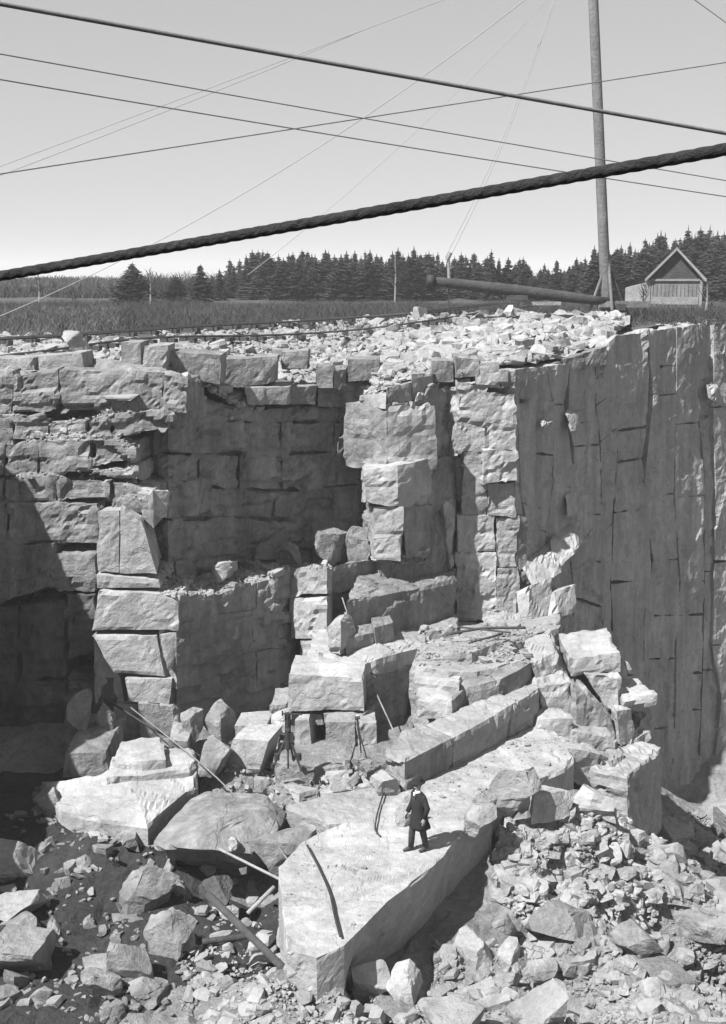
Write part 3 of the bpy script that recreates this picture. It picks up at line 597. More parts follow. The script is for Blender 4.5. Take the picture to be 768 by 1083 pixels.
BO = [
 ('large flat grey dome of rock at the lip of the dark hollow', 176, 846, 316, 908, -.75, M['weathered'], .9, .1),
 ('dark undercut rock at the shaded end of the grey dome', 262, 868, 346, 922, -.85, M['weathered'], .7, .4),
 ('grey slab boulder with a rounded top just below the flat dome', 124, 905, 192, 966, 'f', M['weathered'], .6, .3),
 ('grey tilted block standing under the rounded slab boulder', 148, 953, 208, 1010, 'f', M['weathered'], .6, .7),
 ('pale wedge lying at the dark lower corner of the floor', 88, 1018, 132, 1058, 'f', M['dust'], .7, .6),
 ('dark jagged rock behind the pale wedge at the lower corner', 118, 990, 166, 1044, 'f', M['weathered'], .8, .6),
 ('low grey rock beside the dark jagged rock', 128, 1030, 176, 1060, 'f', M['weathered'], .8, .5),
 ('bright pointed boulder at the frame edge level with the dome', -30, 884, 51, 934, 'f', FR, .8, .6),
 ('low pale rock at the frame edge beneath the pointed boulder', -20, 944, 50, 976, 'f', M['dust'], .8, .5),
 ('small grey rock wedged under the low pale edge rock', 2, 966, 40, 990, 'f', M['weathered'], .8, .5),
 ('broad rounded rock at the frame edge lowest of its pile', -30, 978, 48, 1034, 'f', M['weathered'], .9, .3),
 ('bright round-backed boulder at the foot of the great slab', 362, 1012, 412, 1060, 'f', FR, .8, .5),
 ('bright square boulder touching the foot of the dark slab face', 404, 1016, 447, 1062, 'f', FR, .8, .85),
 ('low pale block beside the plank near the great slab', 262, 984, 292, 1007, 'f', FR, .8, .85),
 ('rough pale rock at the blunt front end of the great slab', 304, 1002, 350, 1040, 'f', FR, .7, .5),
 ('grey notch rock between slab front and the bright boulder', 344, 1000, 376, 1042, 'f', M['dust'], .8, .6),
 ('small pale block under the plank end', 258, 1006, 290, 1026, 'f', FR, .8, .7),
 ('pale flat stone by the foot of the dark timber', 296, 1020, 340, 1046, 'f', M['dust'], .8, .7),
 ('small round stone in the dark hollow', 232, 956, 254, 974, 'f', FR, .8, .5),
 ('pale stone at the mouth of the hollow under the dome', 208, 912, 230, 928, 'f', FR, .8, .6),
 ('little pale stone between the two grey slab boulders', 192, 966, 208, 980, 'f', FR, .8, .6),
 ('small stone perched on the flat dome edge', 241, 886, 254, 898, 28.4, FR, .8, .6),
 ('round dark rock filling the hollow under the dome', 214, 922, 254, 966, 'f', M['shade_dark'], .9, .3),
 ('big disc-faced boulder curving above the rubble heap', 518, 806, 576, 862, .06, FR, .45, .05),
 ('grey wedge leaning on the disc-faced boulder', 500, 834, 528, 872, .06, M['dust'], .7, .6),
 ('pale pyramid rock at the end of the great slab', 486, 852, 522, 884, .05, M['dust'], .8, .7),
 ('flat pale rock lapping the side of the disc-faced boulder', 560, 830, 606, 862, 'f', FR, .8, .5),
 ('rough pale rock crowning the heap below the outcrop', 604, 828, 650, 866, 'f', FR, .8, .6),
 ('pale low boulder in front of the drill blocks', 300, 829, 340, 853, 'f', FR, .7, .6),
 ('pale cube beside the low boulder by the tilted block', 268, 820, 292, 846, 'f', FR, .8, .9),
 ('small pale cube right of the low boulder', 340, 834, 362, 854, 'f', FR, .8, .6),
 ('white rock chip at the tail of the leaning wire', 236, 822, 262, 846, 'f', FR, .8, .7),
 ('rough pale rock between the tripod and the coiled hose', 346, 812, 372, 832, .1, FR, .8, .6),
 ('squat grey rock in front of the pale block row', 392, 812, 424, 838, .1, M['dust'], .8, .7),
 ('dark rock beside the lower end of the curved bench', 372, 800, 404, 820, .1, M['weathered'], .8, .7),
 ('upright grey shard behind the tilted white block', 214, 738, 250, 782, 34.8, M['weathered'], .6, .55),
 ('round grey rock at the foot of the pale column', 190, 748, 216, 786, 34.6, M['dust'], .8, .5),
 ('low dark boulder under the upright shard', 212, 776, 248, 812, .0, M['weathered'], .8, .5),
 ('pale lump beside the drill tripod', 284, 748, 306, 772, 34.6, FR, .8, .6),
 ('grey wedge boulder behind the standing man', 420, 838, 446, 872, .05, M['dust'], .7, .7),
 ('wide slab-like boulder low in the rubble at the pit side', 548, 948, 628, 1000, 'f', M['weathered'], .7, .5),
 ('smooth pale boulder on the slope under the rubble heap', 636, 970, 694, 1012, 'f', M['pit'], .9, .2),
 ('grey angular block between slab face and the rubble', 478, 986, 530, 1030, 'f', M['dust'], .8, .7),
 ('dark grey block resting at the slab corner', 520, 960, 548, 1000, 'f', M['weathered'], .8, .7),
 ('pale boulder highest on the far rubble of the pit', 690, 862, 736, 896, 'f', M['dust'], .8, .5),
 ('pale square rock at the frame edge in the pit', 752, 850, 790, 892, 'f', M['dust'], .8, .7),
 ('long grey rock lying across the lowest slope', 640, 1026, 740, 1048, 'f', M['pit'], .7, .3),
 ('low dusty rock half sunk in the slope below the pit', 700, 960, 770, 990, 'f', M['dust'], .8, .4),
 ('round grey rock half buried at the lower frame edge', 540, 1036, 610, 1090, 'f', M['dust'], .8, .5),
 ('broad pale rock at the bottom of the frame under the boulders', 440, 1050, 520, 1100, 'f', M['dust'], .8, .6),
 ('pale blunt stone on the rim beside the track', 66, 348, 92, 372, 41.5, FR, .8, .6),
 ('small pale stone below the track on the rim', 30, 372, 50, 386, 39.6, FR, .8, .6),
 ('large dark-mouthed rock on the bright rim heap', 596, 340, 622, 366, 50.0, M['dust'], .8, .6),
 ('bright pointed rock leaning on the end of the rim heap', 618, 338, 644, 364, 49.6, FR, .8, .7),
 ('little white rock in the shaded notch of the wall', 533, 677, 545, 690, 40.2, FR, .8, .8),
 ('dark shaded rock in the deep corner under the wall', 64, 730, 98, 790, 34.4, M['weathered'], .8, .6),
 ('grey stump of rock lying against the shaded corner', 100, 742, 124, 786, 34.6, M['weathered'], .8, .7),
 ('rough crumbling lump at the shaded tip of the pale terrace', 36, 828, 72, 866, 'f', M['dust'], .8, .5),
 ('pale flake lying below the front of the terrace', 84, 872, 160, 888, 'f', FR, .6, .7),
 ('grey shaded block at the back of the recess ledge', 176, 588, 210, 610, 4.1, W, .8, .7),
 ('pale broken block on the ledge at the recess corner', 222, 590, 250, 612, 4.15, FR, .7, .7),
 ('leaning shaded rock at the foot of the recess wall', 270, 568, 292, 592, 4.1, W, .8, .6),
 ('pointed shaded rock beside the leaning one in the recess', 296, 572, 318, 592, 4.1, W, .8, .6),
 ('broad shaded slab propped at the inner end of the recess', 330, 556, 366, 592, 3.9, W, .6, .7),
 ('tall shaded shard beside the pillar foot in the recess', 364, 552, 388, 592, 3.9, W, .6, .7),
]
for i, (lb, a, b, c, d, Y, m, dp, bx) in enumerate(BO):
    rs = 'floor' if Y == 'f' else (Y if Y < 10 else None)
    boulder(lb, a, b, c, d, Y, m, dp, boxy=bx, seed=200+i, rest=rs)
# traced loose blocks
t_ = dict(thing=True, chip=.02, amp=.02)
blk('granite_block', [(247, 781), (284, 784), (271, 827), (236, 815)], (33.2, 33.0), (.35, 1.0, .12), FR, label='large white dressed block tilted on its edge left of the tripod drill', **t_)
blk('granite_block', [(248, 768), (283, 766), (284, 782), (250, 780)], (34.2, 34.2), (.1, .9, .1), M['dust'], label='grey block lying behind the tilted white block', **t_)
blk('granite_slab', [(108, 419), (146, 418), (138, 425), (107, 424)], 36.6, (0, .5, .02), M['whitewood'], label='flat white stone lying on the upper bed of the face', thing=True, chip=.04, amp=.01)
blk('granite_slab', [(206, 925), (240, 915), (280, 905), (205, 931)], (27.3, 27.0), (0, .35, 0), M['dust'], label='thin grey slab edge bridging the top of the dark hollow', thing=True) if False else None

# rubble: the largest pieces one by one, the rest as one heap of fragments per place
FRAG = [rock_pts(2 if i % 2 else 3, 900+i, .92, 7) for i in range(14)]
FM = {}
def fragmesh(i, m):
    k = (i, m.name)
    if k not in FM:
        X, F = FRAG[i]; me = bpy.data.meshes.new('rock_fragment'); X = X.copy(); X[:, 2] -= X[:, 2].min()*.75
        me.from_pydata(X.tolist(), [], F.tolist()); me.materials.append(m); me.update(); FM[k] = me
    return FM[k]
def rubble(pts, sizes, name, label, one, m, n_big, flat=.75, group=None, minpx=9):
    o = np.argsort(-sizes); pts, sizes = pts[o], sizes[o]; r = random.Random(len(pts))
    nb = 0
    for p, s in zip(pts[:n_big], sizes[:n_big]):
        if s*2/p[1]*FOC < minpx: break
        ob = bpy.data.objects.new('rock_fragment', fragmesh(r.randrange(14), m)); COL.objects.link(ob)
        ob.location = (p[0], p[1], p[2]-.15*s); ob.rotation_euler = (r.uniform(-.35, .35), r.uniform(-.35, .35), r.uniform(0, 6.28))
        ob.scale = (s*r.uniform(.75, 1.4), s*r.uniform(.6, 1.05), s*r.uniform(.4, .85)); tag(ob, one, 'rock', group); nb += 1
    VV, FF = [], []; c = 0
    for p, s in zip(pts[nb:], sizes[nb:]):
        X, F = FRAG[r.randrange(14)]
        X = (X*np.array((s*r.uniform(.7, 1.5), s*r.uniform(.55, 1.05), s*r.uniform(.3, .85))))@rotm(r, .5).T+p+np.array((0, 0, s*.25))
        VV.append(X); FF.append(F+c); c += len(X)
    o = mk(name, np.concatenate(VV), np.concatenate(FF), m); tag(o, label, 'rubble', None, 'stuff')
def sz(n, lo, hi, k=2.6): return lo*(1-RNG.random(n)*(1-(lo/hi)**k))**(-1/k)
# rim waste
n = 20000; px = RNG.uniform(-140, 655, n); t = RNG.random(n)**1.15*14.5
lim = np.interp(px, [-140, 0, 200, 440, 600, 655], [12.5, 12.5, 14, 16, 15, 10]); t = t*lim/14.5
Yv = np.array([interp(RIM, a)+.25+b for a, b in zip(px, t)]); keep = vnoise(np.stack([px*.02, t*.4, t*0], 1), 3) > -.55
px, Yv = px[keep], Yv[keep]
pts = np.stack([(px-384)/FOC/1.01*Yv, Yv, [zplat(a, b)+.16+.12*0 for a, b in zip(px, Yv)]], 1)
s = sz(len(pts), .055, .4, 2.3)*np.interp(px, [0, 350, 480, 655], [.75, .9, 1.25, 1.3])
rubble(pts, s, 'rim_rubble', 'pale heaped granite waste all along the quarry rim', 'loose granite fragment in the pale waste heaped along the rim', M['rubble'], 60, group='granite fragments on the rim waste')
# higher bright heap at the right end of the rim
n = 4200; px = RNG.uniform(440, 652, n); t = RNG.random(n)
Yv = np.array([interp(RIM, a)+1.0 for a in px])+t*6.5; hgt = np.interp(px, [440, 520, 600, 640, 655], [0, .4, .6, .6, .2])*np.sin(np.clip(t, 0, 1)*np.pi)**.7
pts = np.stack([(px-384)/FOC/1.01*Yv, Yv, [zplat(a, b)+.1 for a, b in zip(px, Yv)]+hgt], 1)
rubble(pts, sz(n, .08, .42, 2.3), 'rim_rubble', 'bright steep pile of waste rock before the mast', 'jumbled bright block in the heap before the mast', M['rubble'], 30, group='blocks in the heap before the mast')
# heaps on the floor: pixel polygons as rectangles with density
def heap(boxes, lo, hi, k, name, label, one, m, nb, group):
    pp = []
    for (a, b, c, d, n) in boxes: pp.append(np.stack([RNG.uniform(a, c, n), RNG.uniform(b, d, n)], 1))
    pp = np.concatenate(pp); pts = on_floor(pp[:, 0], pp[:, 1]); rubble(pts, sz(len(pts), lo, hi, k), name, label, one, m, nb, group=group)
heap([(526, 868, 640, 945, 3400), (590, 852, 665, 890, 1000), (600, 890, 700, 975, 1600), (530, 930, 600, 960, 500)], .045, .30, 2.3, 'rubble_heap', 'pale heap of broken stone below the disc-faced boulder', 'broken stone in the pale heap below the disc-faced boulder', M['dust'], 35, 'stones in the pale heap')
heap([(460, 1000, 620, 1095, 2600), (600, 960, 780, 1095, 2600), (780, 900, 960, 1095, 1500), (560, 990, 650, 1050, 600)], .035, .34, 2.2, 'rubble_slope', 'grey rubble slope filling the lower corner by the pit', 'grey rubble stone on the slope by the pit', M['dust'], 45, 'stones on the rubble slope')
heap([(690, 862, 790, 980, 3200)], .05, .5, 2.1, 'pit_rubble', 'hazy rubble on the floor of the deep pit', 'grey block lying in the hazy pit rubble', M['dust'], 20, 'blocks in the pit rubble')
heap([(235, 800, 440, 850, 520)], .05, .3, 2.4, 'floor_rubble', 'scattered chips around the tripod drill', 'pale chip of granite on the floor round the tripod drill', M['rubble'], 22, 'chips round the tripod drill')
heap([(190, 1000, 330, 1090, 900), (215, 930, 300, 990, 60), (330, 1030, 470, 1090, 500)], .025, .32, 2.1, 'floor_rubble', 'mixed broken stone before the great slab', 'angular stone in the litter before the great slab', M['rubble'], 35, 'stones before the great slab')
heap([(0, 860, 60, 1060, 60), (60, 875, 180, 900, 50), (60, 900, 200, 1083, 150), (120, 960, 260, 1000, 60), (0, 1030, 120, 1083, 60), (36, 835, 66, 872, 60)], .05, .34, 1.9, 'floor_rubble', 'stray chips on the dark soil', 'stray stone on the dark soil', M['weathered'], 20, 'stray stones on the dark soil')
heap([(125, 770, 235, 815, 60)], .05, .25, 2.2, 'floor_rubble', 'few chips at the foot of the pale column', 'stone at the foot of the pale column', M['rubble'], 8, 'stones by the pale column')
S.view_layers[0].update(); DG = bpy.context.evaluated_depsgraph_get()
def on_surf(pp, zref):
    out = []
    for a, b in pp:
        x, y, z = _d(a, b); hit, loc, nr, fi, ob, mt = S.ray_cast(DG, Vector((0, 0, CZ)), Vector((x, y, z)).normalized())
        if hit and nr.z > .45 and abs(loc.z-zref) < 1.3: out.append(tuple(loc))
    return np.array(out) if out else np.array([G(*pp[0], zref)])
def strip(boxes, z, lo, hi, name, label, one, nb, group, m=None, drop=0, ok=None):
    pp = []
    for (a, b, c, d, n) in boxes: pp.append(np.stack([RNG.uniform(a, c, n), RNG.uniform(b, d, n)], 1))
    pp = np.concatenate(pp)
    if ok: pp = pp[ok(pp[:, 0], pp[:, 1])]
    pts = on_surf(pp, z)
    rubble(pts, sz(len(pts), lo, hi, 2.4), name, label, one, m or M['rubble'], nb, group=group)
strip([(168, 600, 240, 634, 900), (240, 586, 275, 622, 800), (270, 580, 306, 610, 700)], 4.0, .03, .2, 'ledge_rubble', 'pale chips strewn along the high ledge', 'pale stone lying on the high ledge', 20, 'stones on the high ledge', drop=.001)
strip([(302, 575, 350, 604, 700), (350, 575, 456, 600, 700)], 3.8, .03, .18, 'ledge_rubble', 'pale chips along the inner end of the high ledge', 'pale stone at the inner end of the high ledge', 10, 'stones at the inner ledge')
strip([(300, 880, 480, 990, 170), (430, 800, 590, 850, 350), (480, 780, 600, 800, 200)], .05, .012, .09, 'slab_grit', 'grit and small chips scattered over the floor slabs', 'chip lying on the floor slab', 0, 'chips on the slabs', ok=lambda a, b: ((a < 384+(970-b)*.9) & (a < 470) & (b > 862) & (a > 306+.0*b)) | ((a > 436) & (b < 858-.47*(a-482)) & (b > 842-.53*(a-430))))
strip([(440, 664, 560, 704, 420), (500, 660, 590, 672, 80)], 2.0, .03, .18, 'terrace_rubble', 'chips littering the terrace under the pale pillar', 'chip on the terrace under the pale pillar', 15, 'chips on the terrace', M['dust'])
strip([(100, 430, 184, 446, 300), (0, 436, 140, 472, 500), (0, 496, 160, 512, 200), (0, 524, 150, 545, 200)], 8.3, .03, .2, 'ledge_rubble', 'loose chips along the upper beds of the face', 'stone on the upper beds of the face', 10, 'stones on the upper beds')
strip([(244, 414, 275, 444, 160), (384, 396, 456, 430, 300), (480, 388, 545, 415, 120)], 9.7, .06, .32, 'ledge_rubble', 'small spill of pale stone at the head of the recess', 'stone in the spill at the head of the recess', 16, 'stones at the head of the recess')

# ------------------------------------------------------------------ tubes, boxes
def tube_vf(path, rad, n=8, cap=True, lobes=0, lobe=0, pitch=1.0, flat=1.0):
    path = [np.asarray(p, float) for p in path]; V, F = [], []; L = 0
    up = np.array((0, 0, 1.0))
    for i, p in enumerate(path):
        t = path[min(i+1, len(path)-1)]-path[max(i-1, 0)]; t /= np.linalg.norm(t)+1e-12
        a = np.cross(t, up); 
        if np.linalg.norm(a) < .05: a = np.cross(t, (0, 1.0, 0))
        a /= np.linalg.norm(a); b = np.cross(a, t)
        if i: L += np.linalg.norm(p-path[i-1])
        r = rad[i] if hasattr(rad, '__len__') else rad
        for k in range(n):
            th = 2*math.pi*k/n; rr = r*(1+lobe*abs(math.cos(lobes*.5*(th-2*math.pi*L/pitch)))-lobe*.5) if lobes else r
            V.append(p+a*math.cos(th)*rr+b*math.sin(th)*rr*flat)
    for i in range(len(path)-1):
        for k in range(n):
            k2 = (k+1) % n; F.append((i*n+k, i*n+k2, (i+1)*n+k2, (i+1)*n+k))
    if cap: F.append(tuple(range(n))[::-1]); F.append(tuple((len(path)-1)*n+k for k in range(n)))
    return V, F
class MB:
    def __init__(s): s.V, s.F = [], []
    def add(s, vf): c = len(s.V); s.V += [np.asarray(v) for v in vf[0]]; s.F += [tuple(q+c for q in f) for f in vf[1]]; return s
    def tube(s, path, r, n=8, **k): return s.add(tube_vf(path, r, n, **k))
    def box(s, c, d, rot=None):
        c = np.asarray(c, float); X = np.array([(x, y, z) for x in (-1, 1) for y in (-1, 1) for z in (-1, 1)])*np.asarray(d, float)/2
        if rot is not None: X = X@np.array(rot).T
        return s.add((list(X+c), [(0, 1, 3, 2), (4, 6, 7, 5), (0, 4, 5, 1), (2, 3, 7, 6), (0, 2, 6, 4), (1, 5, 7, 3)]))
    def build(s, name, m, parent=None, smooth=False): return mk(name, s.V, s.F, m, parent, None, smooth)
def beam(a, b, w, h=None, n=4):
    return tube_vf([a, b], w*.707, n)

# ------------------------------------------------------------------ derrick mast, boom
MY = 58.0
base = P(642, 322, MY); e = empty('derrick_mast', base.tolist()); tag(e, 'tall pale wooden mast standing on timber sills at the rim', 'mast')
top = P(625, -60, MY)-base
path = [np.array((0, 0, -.4))+(top-np.array((0, 0, -.4)))*t for t in np.linspace(0, 1.45, 24)]
MB().tube(path, [.25-.05*t/23 for t in range(24)], 14).build('pole', M['mastwood'], e, True)
for dx, dy, h_ in ((-.85, -.3, 2.1), (.1, -.75, 2.2), (.9, .1, 1.8), (-.2, .8, 1.8)):
    MB().tube([np.array((dx, dy, -.25)), np.array((-.02, 0, h_))], .07, 8).build('brace', M['mastwood'] if dx < .5 else M['darkwood'], e)
MB().box((.7, -.35, .02), (2.4, .3, .28)).build('sill', M['mastwood'], e)
MB().box((.5, .1, -.1), (.35, 2.2, .3)).build('sill', M['darkwood'], e)
MB().box((.75, -.45, -.32), (.7, .6, .35)).build('foundation_block', M['darkwood'], e)
MB().tube([(0, 0, .1), (0, 0, .35)], .34, 14).build('iron_band', M['iron'], e, True)
a, b = P(456, 297, MY-1.6), P(642, 319, MY-.3)
e = empty('derrick_boom', b.tolist()); tag(e, 'dark round boom lying nearly level from the mast foot', 'boom')
d = a-b; pth = [d*t for t in np.linspace(0, 1, 12)]
MB().tube(pth, [.19+.08*math.sin(math.pi*t/11) for t in range(12)], 12).build('spar', M['darkwood'], e, True)
MB().tube([d*.985, d*1.02], .27, 12).build('end_cap', M['iron'], e, True)
MB().tube([d*.9+np.array((0, 0, .15)), d*.9+np.array((-.05, 0, 1.15))], .07, 8).tube([d*.9+np.array((-.12, 0, 1.0)), d*.9+np.array((.05, 0, 1.35))], .1, 8).build('tackle_block', M['palewood'], e)
MB().tube([d*.9+np.array((0, 0, -.1)), d*.9+np.array((0, 0, -1.3))], .03, 6).build('hanging_chain', M['iron'], e)
MB().box(d*.37+np.array((0, 0, -.42)), (1.6, .5, .16)).build('rest_plank', M['palewood'], e); MB().box(d*.52+np.array((0, 0, -.3)), (1.0, .5, .25)).build('rest_block', M['darkwood'], e)

# ------------------------------------------------------------------ shed
SY = 82.0
b = P(713, 327, SY); e = empty('gabled_shed', b.tolist(), R(-13)); tag(e, 'small gabled shed with pale trim and a lean-to at its flank', 'shed')
u = SY/FOC; Wd = 27*u; He = 30*u; Hp = 60*u; Dp = 4.5
def prismY(poly, y0, y1): 
    n = len(poly); V = [np.array((p[0], y0, p[1])) for p in poly]+[np.array((p[0], y1, p[1])) for p in poly]
    return V, [tuple(range(n)), tuple(range(n, 2*n))[::-1]]+[(i, i+n, (i+1) % n+n, (i+1) % n) for i in range(n)]
MB().add(prismY([(-Wd, 0), (Wd, 0), (Wd, He), (-Wd, He)], 0, Dp)).build('wall', M['greywood'], e)
MB().add(prismY([(-Wd, He+.01), (Wd, He+.01), (0, Hp)], .02, Dp)).build('gable', M['darkwood'], e)
for s_g in (-1, 1):
    q = [(s_g*(Wd+.12), He-.1), (0, Hp+.04), (0, Hp+.16), (s_g*(Wd+.22), He-.02)]
    MB().add(prismY(q if s_g < 0 else q[::-1], -.3, Dp+.2)).build('roof_slope', M['shingle'], e)
    q = [(s_g*(Wd+.24), He-.14), (0, Hp+.0), (0, Hp+.2), (s_g*(Wd+.26), He+.06)]
    MB().add(prismY(q if s_g < 0 else q[::-1], -.36, -.305)).build('barge_board', M['whitewood'], e)
    MB().box((s_g*(Wd-.05), -.06, He/2), (.16, .08, He)).build('corner_board', M['whitewood'], e)
MB().box((0, -.07, He), (2*Wd-.3, .09, .14)).build('tie_board', M['whitewood'], e)
for i in range(13): MB().box((-Wd+.2+i*(2*Wd-.4)/12, -.025, He/2-.1), (.2, .04, He-.4)).build('plank', M['greywood'], e)
MB().box((0, -.05, .55), (2*Wd-.4, .06, .5)).build('pale_panel', M['palewood'], e)
MB().add(prismY([(-Wd-1.5, 0), (-Wd-.02, 0), (-Wd-.02, He*.92), (-Wd-1.5, He*.72)], .6, Dp-.3)).build('lean_to', M['palewood'], e)
# ------------------------------------------------------------------ track along the rim
def onplat(px, Y, dz=.25): return np.array(((px-384)/FOC/1.01*Y, Y, zplat(px, Y)+dz))
def by_py(px, py):
    Y = 40.0; best = None
    for k in range(240):
        Y = 38+k*.2; q = onplat(px, Y); yy = CZ-q[2]
        pr = 541.5+FOC*((CZ-q[2])*cp-q[1]*sp)/(q[1]*cp+(CZ-q[2])*sp)
        if best is None or abs(pr-py) < best[0]: best = (abs(pr-py), q)
    return best[1]
def track(label, pl, gauge, name):
    pts = [by_py(*p) for p in pl]; e = empty(name, pts[0].tolist()); tag(e, label, 'track'); o = pts[0]
    idx = resample(pts, .6); c = at(pts, idx)-o
    c[:, 2] += .12*0
    for k in range(2, len(c)-2): pass
    cs = c.copy()
    for _ in range(12): cs[1:-1] = (cs[:-2]+cs[1:-1]*2+cs[2:])/4
    t = np.gradient(cs, axis=0); nn = np.stack([-t[:, 1], t[:, 0], t[:, 0]*0], 1); nn /= np.linalg.norm(nn, axis=1)[:, None]
    for sgn in ((-1, 1) if gauge else (0,)):
        MB().tube(list(cs+nn*gauge/2*sgn+np.array((0, 0, .2))), .042, 4).build('rail', M['iron'], e)
    for k in range(1, len(cs)-1, 2):
        ang = math.atan2(nn[k][1], nn[k][0])
        MB().box(cs[k]+np.array((0, 0, .08)), (gauge+.5 if gauge else .8, .2, .16), Matrix.Rotation(ang, 3, 'Z')).build('sleeper', M['darkwood'], e)
track('narrow iron track on dark sleepers crossing the rim waste', [(-40, 366), (60, 361), (110, 357), (200, 350), (300, 345), (380, 340), (450, 335), (490, 329), (530, 322), (545, 319)], .7, 'railway_track')
track('single low rail on blocks running nearer the edge', [(-40, 388), (60, 376), (120, 366), (180, 361), (270, 360), (350, 357), (420, 349), (480, 340), (520, 333), (575, 326)], 0, 'low_rail')

# ------------------------------------------------------------------ trees and brush
def spruce(seed, h=5.0, wd=1.25, nl=22, dens=1.0):
    r = random.Random(seed); V, F = [], []
    for l in range(nl):
        z = h*(.10+.88*(l/nl)**.92); rad = wd*(1-(l/nl))**.85*r.uniform(.7, 1.15)+.06
        nb = max(4, int((9-5*l/nl)*dens))
        for b in range(nb):
            th = r.uniform(0, 6.28); rr = rad*r.uniform(.6, 1.15); dr = np.array((math.cos(th), math.sin(th), 0)); sd = np.array((-dr[1], dr[0], 0))
            for q in range(4):
                t = (q+.5)/4; c = dr*rr*t+np.array((0, 0, z-.28*rr*t*t*1.3+r.uniform(-.06, .06))); wv = (.16+.10*(1-t))*r.uniform(.7, 1.4)*(.5+.5*(1-l/nl)+.2)
                k = len(V); V += [c-dr*rr*.16, c+sd*wv+np.array((0, 0, -.10)), c+dr*rr*.24+np.array((0, 0, -.05)), c-sd*wv+np.array((0, 0, -.10)), c+np.array((0, 0, -.22*r.uniform(.5, 1.2)))]
                F += [(k, k+1, k+2), (k, k+2, k+3), (k, k+4, k+2)]
    k = len(V); V += [np.array((-.05, 0, h*.95)), np.array((.05, 0, h*.95)), np.array((0, 0, h*1.04))]; F.append((k, k+1, k+2))
    return V, F
TV = []
for i, (hh, ww, dn) in enumerate([(5, 1.35, 1.2), (5, 1.0, 1.0), (5, .8, .8), (5, 1.5, 1.3), (5, 1.15, .7), (5, .6, .9)]):
    V, F = spruce(40+i, hh, ww*1.15, 24, dn*1.5); me = bpy.data.meshes.new('crown'); me.from_pydata([tuple(v) for v in V], [], F); me.materials.append(M['needle']); me.update()
    V, F = tube_vf([(0, 0, -.3), (.02, 0, 2.4), (0, 0, 4.9)], [.12, .08, .02], 6); mt = bpy.data.meshes.new('trunk'); mt.from_pydata([tuple(v) for v in V], [], F); mt.materials.append(M['bark']); mt.update(); TV.append((me, mt))
def gz(px, Y): return zplat(px, Y)
def tree(px, pytop, Y, var, wfac=1.0, label=None, group=None):
    x = P(px, pytop, Y); z0 = gz(px, Y)-.1; h = max(1.5, x[2]-z0); s = h/5.2
    e = empty('spruce_tree', (x[0], Y, z0), random.uniform(0, 6.28)); tag(e, label, 'tree', group); e.scale = (s*wfac*1.25, s*wfac*1.25, s)
    for nme, me in (('crown', TV[var][0]), ('trunk', TV[var][1])):
        o = bpy.data.objects.new(nme, me); COL.objects.link(o); o.parent = e
tree(140, 275, 100, 0, 1.9, 'broad dark spruce standing alone at the end of the tree line')
tree(186, 290, 104, 3, 1.9, 'short bushy spruce next to the lone broad spruce')
tree(212, 277, 102, 1, 1.6, 'slender pointed spruce after the short bushy one')
tree(232, 283, 112, 2, 1.4, 'thin open spruce before the dense tree line')
tree(645, 258, 96, 1, 1.2, 'dark spruce showing beside the mast') if False else None
rt = random.Random(12)
xs = 243
while xs < 565:
    tp_ = interp([(240, 272), (270, 268), (320, 268), (380, 266), (440, 264), (480, 268), (560, 278)], xs)+rt.uniform(-7, 9)
    tree(xs, tp_, rt.uniform(108, 140), rt.choice((0, 1, 1, 2, 3, 4, 5)), rt.uniform(1.0, 1.9), 'dark young spruce in the tree line behind the rim', 'spruces of the middle tree line')
    xs += rt.uniform(3.2, 7.0)
tree(520, 262, 112, 2, 1.1, 'tall spire of spruce poking above the tree line behind the boom')
xs = 545
while xs < 800:
    tp_ = interp([(545, 284), (600, 276), (640, 266), (660, 258), (700, 250), (740, 242), (800, 238)], xs)+rt.uniform(-8, 10)
    tree(xs, tp_, rt.uniform(104, 138), rt.randrange(6), rt.uniform(1.0, 1.3), 'tall spruce in the wood behind the shed', 'spruces behind the shed')
    xs += rt.uniform(2.8, 5.6)
tree(629, 258, 100, 1, 1.1, 'pointed spruce rising directly behind the mast')
for xs in list(range(-150, 130, 14))+list(range(805, 1000, 10)):
    tree(xs+rt.uniform(-4, 4), rt.uniform(304, 312) if xs < 130 else rt.uniform(240, 262), rt.uniform(130, 160), rt.randrange(6), 1.2, 'small far spruce low on the skyline' if xs < 130 else 'tall spruce in the wood past the shed', 'far low spruces' if xs < 130 else 'spruces past the shed')
# bare saplings
def bare(px, pytop, Y, seed, label):
    r = random.Random(seed); x = P(px, pytop, Y); z0 = gz(px, Y); h = x[2]-z0; e = empty('bare_tree', (x[0], Y, z0)); tag(e, label, 'tree')
    MB().tube([(0, 0, -.2), (.05, 0, h*.5), (0, 0, h)], [.09, .06, .02], 6).build('trunk', M['palewood'], e)
    b = MB()
    for k in range(26):
        z = h*r.uniform(.3, .95); th = r.uniform(0, 6.28); l = r.uniform(.3, 1.0)*(1.2-z/h); st = np.array((0, 0, z)); en = st+np.array((math.cos(th)*l, math.sin(th)*l, l*1.3))
        b.tube([st, (st+en)/2+np.array((0, 0, -.06)), en], [.03, .02, .008], 4)
    b.build('branches', M['brush'], e)
bare(158, 284, 92, 3, 'pale bare sapling between two spruces'); bare(40, 292, 95, 4, 'thin bare pole-like sapling near the far end'); bare(78, 308, 96, 5, 'small bare sapling low on the skyline')
bare(418, 268, 100, 6, 'bare sapling against the middle of the tree line'); bare(682, 300, 74, 8, 'bare shrub stem before the lean-to'); bare(748, 300, 70, 9, 'bare sapling beside the shed corner')
